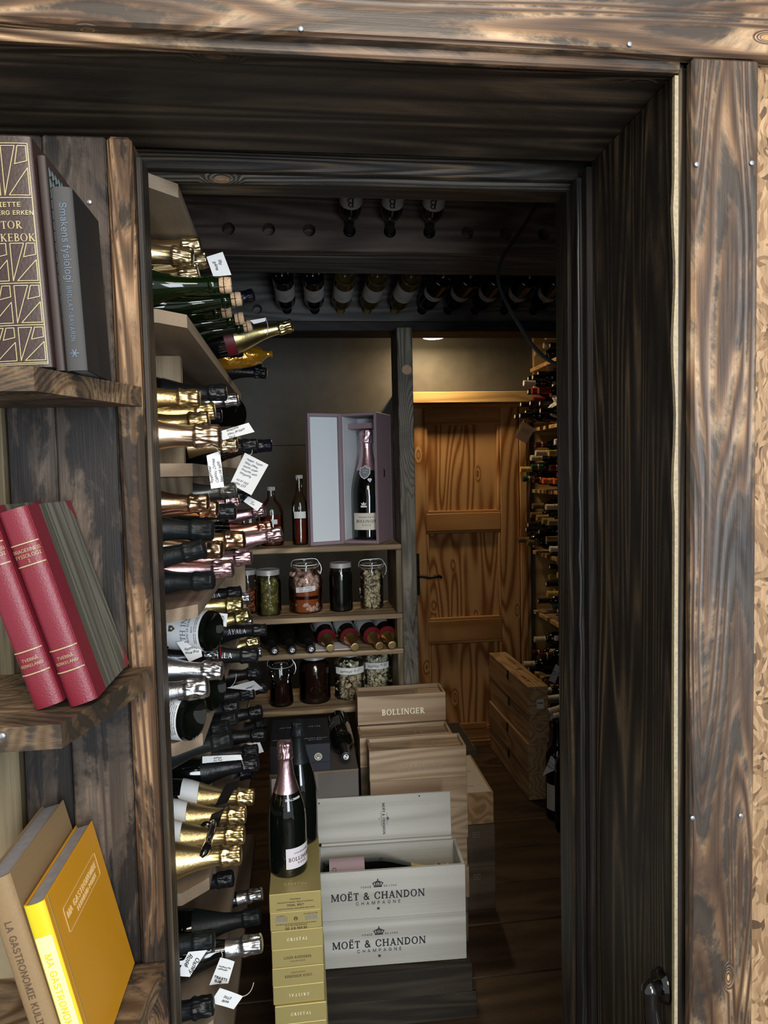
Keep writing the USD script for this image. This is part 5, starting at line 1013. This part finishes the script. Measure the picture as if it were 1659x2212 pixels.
#ENDRIGHT
RPOS = {('white', 340, 94): (3.661, -0.01), ('black', 383, 84): (3.764, 0.00), ('white', 325, 160): (3.823, -0.00), ('black', 372, 160): (3.726, 0.00), ('cream', 258, 222): (3.891, -0.01), ('black', 209, 408): (3.783, 0.00), ('black', 243, 398): (3.503, 0.00), ('black', 283, 372): (3.646, -0.00), ('black', 310, 402): (3.578, 0.01), ('black', 358, 440): (3.860, -0.00), ('white', 176, 442): (3.708, 0.00), ('black', 208, 506): (3.773, 0.01), ('red', 237, 500): (3.651, -0.01), ('red', 286, 498): (3.429, -0.01), ('red', 375, 522): (3.504, -0.02), ('red', 245, 566): (3.713, -0.01), ('black', 154, 600): (3.816, 0.00), ('black', 224, 592): (3.640, 0.04), ('black', 296, 594): (3.566, 0.03), ('black', 300, 648): (3.441, -0.00), ('black', 190, 660): (3.703, 0.04), ('black', 111, 690): (3.785, 0.00), ('black', 148, 684): (3.517, 0.00), ('maroon', 263, 902): (3.714, 0.01), ('white', 375, 884): (3.787, 0.00), ('white', 408, 880): (3.614, -0.03), ('cream', 265, 964): (3.658, 0.01), ('yellow', 362, 964): (3.397, -0.03), ('yellow', 398, 964): (3.580, 0.01), ('orange', 436, 946): (3.505, -0.01), ('orange', 434, 1020): (3.456, 0.01), ('cream', 230, 1000): (3.792, 0.00), ('yellow', 152, 1086): (3.752, -0.00), ('green', 234, 1068): (3.678, 0.01), ('green', 288, 1068): (3.849, -0.00), ('maroon', 373, 1074): (3.601, 0.01), ('orange', 432, 1126): (3.484, -0.00), ('green', 168, 1156): (3.807, -0.00), ('maroon', 250, 1164): (3.709, 0.01), ('orange', 318, 1172): (3.631, -0.00), ('orange', 402, 1174): (3.553, -0.00), ('bronze', 242, 1360): (3.691, -0.00), ('bronze', 300, 1354): (3.806, 0.00), ('cream', 342, 1366): (3.561, 0.01), ('bronze', 228, 1426): (3.750, -0.00), ('gold', 274, 1446): (3.615, -0.00), ('gold', 316, 1470): (3.540, 0.00), ('gold', 360, 1482): (3.460, -0.00), ('black', 208, 1500): (3.680, -0.01), ('black', 194, 1534): (3.817, -0.01), ('black', 290, 1548): (3.740, -0.00), ('cream', 330, 1572): (3.931, -0.01), ('gold', 346, 1606): (3.625, -0.00), ('bronze', 136, 1612): (3.858, -0.00), ('bronze', 206, 1632): (3.693, 0.04), ('gold', 250, 1646): (3.768, 0.00), ('white', 372, 1680): (3.567, 0.01), ('black', 370, 1812): (3.748, -0.00), ('black', 426, 1784): (3.671, 0.17), ('yellow', 368, 1890): (3.791, -0.00), ('yellow', 430, 1874): (3.597, -0.02), ('black', 344, 1940): (3.720, -0.00), ('yellow', 404, 1990): (3.778, -0.00), ('yellow', 352, 2014): (3.659, 0.01), ('black', 284, 2068): (3.848, -0.00), ('green', 396, 2114): (3.777, -0.01), ('black', 430, 2140): (3.702, 0.01), ('cream', 256, 2354): (3.768, 0.00), ('white', 410, 2344): (3.695, 0.01), ('maroon', 239, 2455): (3.800, -0.00), ('maroon', 301, 2475): (3.647, -0.01), ('cream', 375, 2447): (3.723, -0.00), ('cream', 175, 2538): (3.744, 0.02), ('black', 215, 2575): (3.807, 0.01), ('white', 293, 2740): (3.487, -0.02), ('white', 350, 2797): (3.378, -0.06), ('black', 368, 2846): (3.303, -0.12), ('cream', 362, 2894): (3.150, -0.24), ('white', 350, 2946): (3.226, -0.25), ('cream', 396, 3005): (3.150, -0.25)}
CAPW = {'black': 'black', 'white': 'whitish', 'cream': 'cream', 'red': 'bright red', 'maroon': 'dark maroon', 'yellow': 'yellow', 'orange': 'orange', 'green': 'green', 'gold': 'dull gold', 'bronze': 'bronze'}
BAY = ('top', 'second', 'third', 'fourth', 'fifth', 'lowest')
NTH = ('first', 'second', 'third', 'fourth', 'fifth', 'sixth', 'seventh', 'eighth', 'ninth', 'tenth', 'eleventh', 'twelfth', 'thirteenth', 'fourteenth')
for lev, lst in RR + [(5, [(c, (x / 2.4257 + 1000 - 1080) * 3.456, (y / 2.4257 + 1300 - 700) * 3.456) for c, x, y in R5])]:
    for c in dict.fromkeys(q[0] for q in lst):
        mine = sorted([q for q in lst if q[0] == c], key=lambda q: (q[2], q[1]))
        for k, (c_, x, y) in enumerate(mine):
            Y, dz = RPOS[(c, round(x), round(y))]
            lab = f'{CAPW[c]}-capped bottle in the {BAY[lev]} bay, right rack' + (f', {NTH[k]} {CAPW[c].split()[-1]} cap from above' if len(mine) > 1 else ', the only such cap there')
            right_bottle('cap_' + c, U(1080 + x / 3.456, 700 + y / 3.456, Y), 0, dz, lab, f'wine bottles in the {BAY[lev]} bay of the right rack')
paper_tag('cream price tag marked 308 hanging in front of the door from the right rack', [(1128, 910), (1156, 926), (1137, 958), (1110, 944)], 3.72, ['Bourgogne blanc', 'Chapelle Premier', 'Pinot 12 % notes', '', '308'], .0065, mt='paper_thin', seed=20, hang=(1130, 906, 3.74, 0))
paper_tag('pale tag on a red string dangling below the top bay of the right rack', [(1187, 786), (1195, 806), (1182, 806), (1180, 788)], 3.70, ['1987'], .005, mt='paper_thin', seed=21, hang=(1183, 762, 3.7, 0))
paper_tag('white tag hanging among dark necks above the long wooden cases', [(1201, 1434), (1211, 1441), (1199, 1476), (1185, 1470)], 3.45, ['Merlot', '2015'], .01, seed=22, hang=(1205, 1428, 3.46, 0))
paper_tag('curved white tag on the dark standing bottle behind the long wooden cases', [(1190, 1632), (1199, 1640), (1197, 1664), (1172, 1676)], 2.93, ['Lot 7 vin', 'nebbiolo'], .011, seed=23, hang=(1197, 1628, 2.965, 0))
def tissue(label, px, py, Y, s, seed):
    t = thing('tissue_wrap', label, 'wrapping paper'); m = trimesh.creation.icosphere(4, 1.0); v = np.array(m.vertices); v = v * (1 + .75 * (meshkit.fbm(v * 2.1 + seed, 4, seed)[:, None] - .5)); v[:, 2] -= .25 * np.abs(v[:, 0]); m.vertices = v * s + U(px, py, Y); obj('paper', m, 'tissue', t, 60)
tissue('crumpled white tissue wrapped round a bottle neck, upper of two by the dark jamb', 1207, 838, 3.50, (.035, .04, .065), 3)
tissue('crumpled white tissue wrapped round a bottle neck, lower of two by the dark jamb', 1200, 886, 3.50, (.045, .04, .038), 6)
for px, Y, label in ((1192, 3.02, 'tall dark bottle with a pale label standing on the floor behind the long cases'), (1212, 2.90, 'tall dark bottle standing on the floor, closest to the dark jamb')):
    p = U(px, 1700, Y); t = thing('standing_bottle', label, 'bottle', mat4(RZ(-115) @ np.diag([1.5, 1.5, 1.5]), (p[0] + .03, Y, FZ)))
    build_bordeaux(t, 'navy_foil'); obj('label', band(RBD, .03, .11, -1.0, 1.0), 'paper_cream' if px < 1200 else 'black_cloth', t, True)

# ================================================================== BOOKS
def book(name, label, x0, y0, z0, th, d, h, lean, cover, spine, pages='page_edge', tkk=.0025, round_=True, extra=None):
    """standing book, spine towards the room; origin at the foot of the spine's right edge, leaning to the left"""
    T = mat4(RY(-lean), (x0, y0, z0 + th * math.sin(math.radians(lean)))); t = thing(name, label, 'book', T)
    obj('cover', cat(bx(-th, -th + tkk, .002, d, 0, h, .0006), bx(-tkk, 0, .002, d, 0, h, .0006)), cover, t)
    n = 9; a = np.linspace(0, math.pi, n); bul = .22 if round_ else .06
    o = [(-th / 2 - th / 2 * math.cos(q), .003 - th * bul * math.sin(q)) for q in a]; i_ = [(-th / 2 - (th / 2 - .002) * math.cos(q), .0046 - th * bul * math.sin(q)) for q in a]
    obj('spine', extrude(Polygon(o + i_[::-1]), h), spine, t, 40)
    obj('pages', bx(-th + tkk + .0003, -tkk - .0003, .0055, d - .004, .003, h - .003, 0), pages, t)
    for nm, m, mt in (extra or []): obj(nm, m, mt, t)
    return t
def on_spine(m, th, z, bul, turn=False):
    """flat lettering on the rounded spine, in the spine's own x"""
    v_, f_ = trimesh.remesh.subdivide_to_size(m.vertices, m.faces, max(.004, th * .16), max_iter=12); m = trimesh.Trimesh(v_, f_, process=False); v = np.array(m.vertices)
    if turn: v[:, [0, 1]] = np.stack([v[:, 1], -v[:, 0]], 1)
    q = np.clip((v[:, 0] + th / 2) / th, 0, 1) if False else np.clip(v[:, 0] / (th / 2), -1, 1)
    y = .003 - th * bul * np.sqrt(np.maximum(0, 1 - q * q)) - .0004 - v[:, 2]
    m.vertices = np.stack([-th / 2 + v[:, 0], y, z + v[:, 1]], 1); return m
# brown cookbook with gold line pattern
def gold_pattern(w, h):
    L_ = []
    def para(x, y, a, b, fl):
        s = .30 * a; p = [(x, y), (x + a - s, y), (x + a, y + b), (x + s, y + b)]
        if fl: p = [(x + s, y), (x + a, y), (x + a - s, y + b), (x, y + b)]
        return Polygon(p)
    z = 0; rows = [('p', .066), ('t', .053), ('p', .052), ('p', .052), ('p', .047)]; zz = h
    shapes = [sbox(-w / 2, 0, w / 2, h)]
    for k, (ty, hh) in enumerate(rows):
        zz -= hh
        if ty == 't': continue
        for x0 in (-w / 2, 0):
            shapes += [Polygon([(x0 + .003, zz + .003), (x0 + w * .28, zz + hh - .003), (x0 + .003, zz + hh - .003)]), Polygon([(x0 + w * .12, zz + .003), (x0 + w * .47, zz + .003), (x0 + w * .47, zz + hh * .55)]), Polygon([(x0 + w * .33, zz + hh - .003), (x0 + w * .47, zz + hh - .003), (x0 + w * .47, zz + hh * .68), (x0 + w * .26, zz + hh * .62)])]
        shapes.append(LineString([(-w / 2, zz), (w / 2, zz)]))
    return unary_union([(s.exterior if hasattr(s, 'exterior') else s).buffer(.00055) for s in shapes])
BW = .068
bb = book('cookbook', 'thick brown leather cookbook with gold zigzag lines on its spine', -.3095, .935, SH[0] + .0006, .078, .135, .285, 2.6, 'leather_brown', 'leather_brown', round_=False)
g_ = gold_pattern(BW, .272)
gm = extrude(g_, .0004); obj('gold_lines', on_spine(tf(gm, mat4(None, (0, 0, 0))), .078, .004, .06), 'gold_line', bb)
tt = cat(tf(sans('HENRIETTE', .0058, .1, True), mat4(None, (-.004, .0175, 0))), tf(sans('SCHØNBERG ERKEN', .0052, .08, True), mat4(None, (-.003, .0075, 0))), tf(serif('STOR', .0095, .1), mat4(None, (.004, -.0075, 0))), tf(serif('KOKEBOK', .0095, .08), mat4(None, (.004, -.023, 0))))
obj('title', on_spine(tt, .078, .184, .06), 'gold_line', bb)
pt = [('pattern', extrude(unary_union([Polygon([(x, z), (x + .010, z + .006), (x, z + .012)]) for x in np.arange(.010, .118, .012) for z in np.arange(.004, .255, .0135)]), .0004), 'teal_cloth')]
b2 = book('patterned_book', 'thin brown book patterned with rows of teal triangles, beside the thick cookbook', -.2985, .945, SH[0] + .0006, .0105, .118, .270, 2.4, 'brown_cloth', 'brown_cloth')
obj('triangles', tf(pt[0][1], mat4(np.array([[0, 0, 1], [1, 0, 0], [0, 1, 0]]), (.0002, 0, 0))), 'teal_cloth', b2)
b3 = book('grey_book', 'grey-spined book with blue lettering and a black cover, at the shelf end', -.2715, .950, SH[0] + .0006, .0262, .118, .232, 2.2, 'black_cloth', 'grey_cloth')
obj('title', on_spine(sans('Smakens fysiologi', .0085), .0262, .162, .22, True), 'blue_print', b3); obj('author', on_spine(sans('BRILLAT-SAVARIN', .0052, .12), .0262, .072, .22, True), 'blue_print', b3)
obj('asterisk', on_spine(extrude(unary_union([LineString([(0, 0), (.005 * math.cos(a), .005 * math.sin(a))]).buffer(.0006) for a in np.arange(6) * 1.047]), .0004), .0262, .022, .22), 'blue_print', b3)
# two red volumes
for k, (x, num, lab) in enumerate(((-.271, 'I', 'red leather volume with a grey marbled side, leaning at the end of the middle shelf'), (-.3125, 'II', 'red leather volume leaning just behind its twin on the middle shelf'))):
    t = book('red_volume', lab, x, .926 - .004 * k, SH[1] + .001, .036, .168, .264, 16.5, 'marbled', 'red_leather')
    obj('leather_joint', bx(-.0002, .0006, .0, .040, 0, .264, 0), 'red_leather', t)
    for z_ in (0, 1): obj('leather_corner', tf(extrude(Polygon([(.168, 0), (.143, 0), (.168, .03)] if z_ == 0 else [(.168, .264), (.143, .264), (.168, .234)]), .0008), mat4(np.array([[0, 0, 1], [1, 0, 0], [0, 1, 0]]), (-.0001, 0, 0))), 'red_leather', t)
    obj('spine_bands', cat(*[on_spine(extrude(sbox(-.0175, 0, .0175, .0016), .0009), .036, z_, .22) for z_ in (.046, .076, .190, .218)]), 'gold_line', t)
    obj('title', cat(on_spine(sans('BRAGERNES', .0045, .02), .036, .210, .22), on_spine(sans('FYSIOLOGI', .0045, .02), .036, .203, .22), on_spine(sans(num, .0045), .036, .196, .22), on_spine(sans('TVERRÅ', .0040, .02), .036, .066, .22), on_spine(sans('BIRKELAND', .0036, .0), .036, .058, .22)), 'gold_line', t)
# yellow and tan books
YB = book('yellow_book', 'glossy yellow book with a framed white title on its cover, bottom shelf', -.284, .898, SH[2] + .001, .0265, .205, .243, 13.0, 'yellow_gloss', 'yellow_spine')
fr = sbox(-.066, -.014, .066, .014).buffer(.004); fr = fr.difference(fr.buffer(-.0011))
tx = cat(extrude(fr, .0004), tf(sans('MA GASTRONOMIE', .0088, .12, True), mat4(None, (0, .0035, 0))), tf(sans('FERNAND POINT', .0068, .12, True), mat4(None, (.012, -.0085, 0))))
obj('cover_title', tf(tx, mat4(np.array([[0, 0, 1], [1, 0, 0], [0, 1, 0]]), (.0003, .108, .188))), 'orange_print', YB)
obj('cover_groove', bx(-.0002, .0003, .011, .013, .001, .242, 0), 'gold_card', YB)
ff = sbox(-.078, -.0075, .078, .0075).buffer(.003); obj('spine_panel', on_spine(tf(extrude(ff, .0003), mat4(RZ(0))), .0265, .118, .22, True), 'pale_yellow', YB)
obj('spine_title', on_spine(tf(sans('MA GASTRONOMIE', .0085, .12), mat4(None, (0, 0, .0004))), .0265, .118, .22, True), 'yellow_spine', YB)
TB = book('tan_book', 'tan cloth book leaning behind the yellow one, bottom shelf', -.314, .900, SH[2] + .001, .034, .202, .280, 13.5, 'tan_cloth', 'tan_cloth')
obj('spine_title', on_spine(sans('LA GASTRONOMIE KULINARISK', .0085, .08), .034, .13, .22, True), 'brown_print', TB)

# ================================================================== LAST DETAILS
cb = thing('hanging_cable', 'thin black cable dropping in a bow past the right rack', 'cable')
obj('cable', tube(spline([U(1172, 406, 2.098), U(1147, 462, 2.04), U(1110, 520, 2.0), U(1080, 570, 1.96), U(1076, 600, 1.94), U(1095, 655, 1.9), U(1130, 715, 1.86), U(1165, 762, 1.82), U(1200, 786, 1.78), U(1245, 796, 1.70), np.array([.61, 1.50, 1.86]), np.array([.62, 1.372, 1.86])], 70), .0052, 8), 'cable_black', cb, True)
hd = thing('door_handle', 'black glossy curved lever handle on the dark doorway lining', 'handle')
HY, HZ = .992, U(1428, 2135, .972)[2] - .712
obj('rose', tf(lathe([(0, .010), (.022, .009), (.025, .004), (.026, 0)], 24), mat4(RY(-90), (.5421, HY, .70 + HZ))), 'black_gloss', hd, 35)
obj('neck', tube([(.541, HY, .70 + HZ), (.530, HY - .004, .701 + HZ), (.520, HY - .012, .703 + HZ)], .010, 14), 'black_gloss', hd, True)
obj('lever', tube(spline(np.array([(.517, -.013, .722), (.513, -.016, .716), (.511, -.018, .700), (.512, -.021, .672), (.516, -.026, .64), (.522, -.032, .60)]) + [0, HY, HZ], 30), np.r_[.004, .0085, .0115, np.full(6, .0128), np.linspace(.0130, .0175, 15), np.linspace(.0172, .012, 6)], 16), 'black_gloss', hd, True)
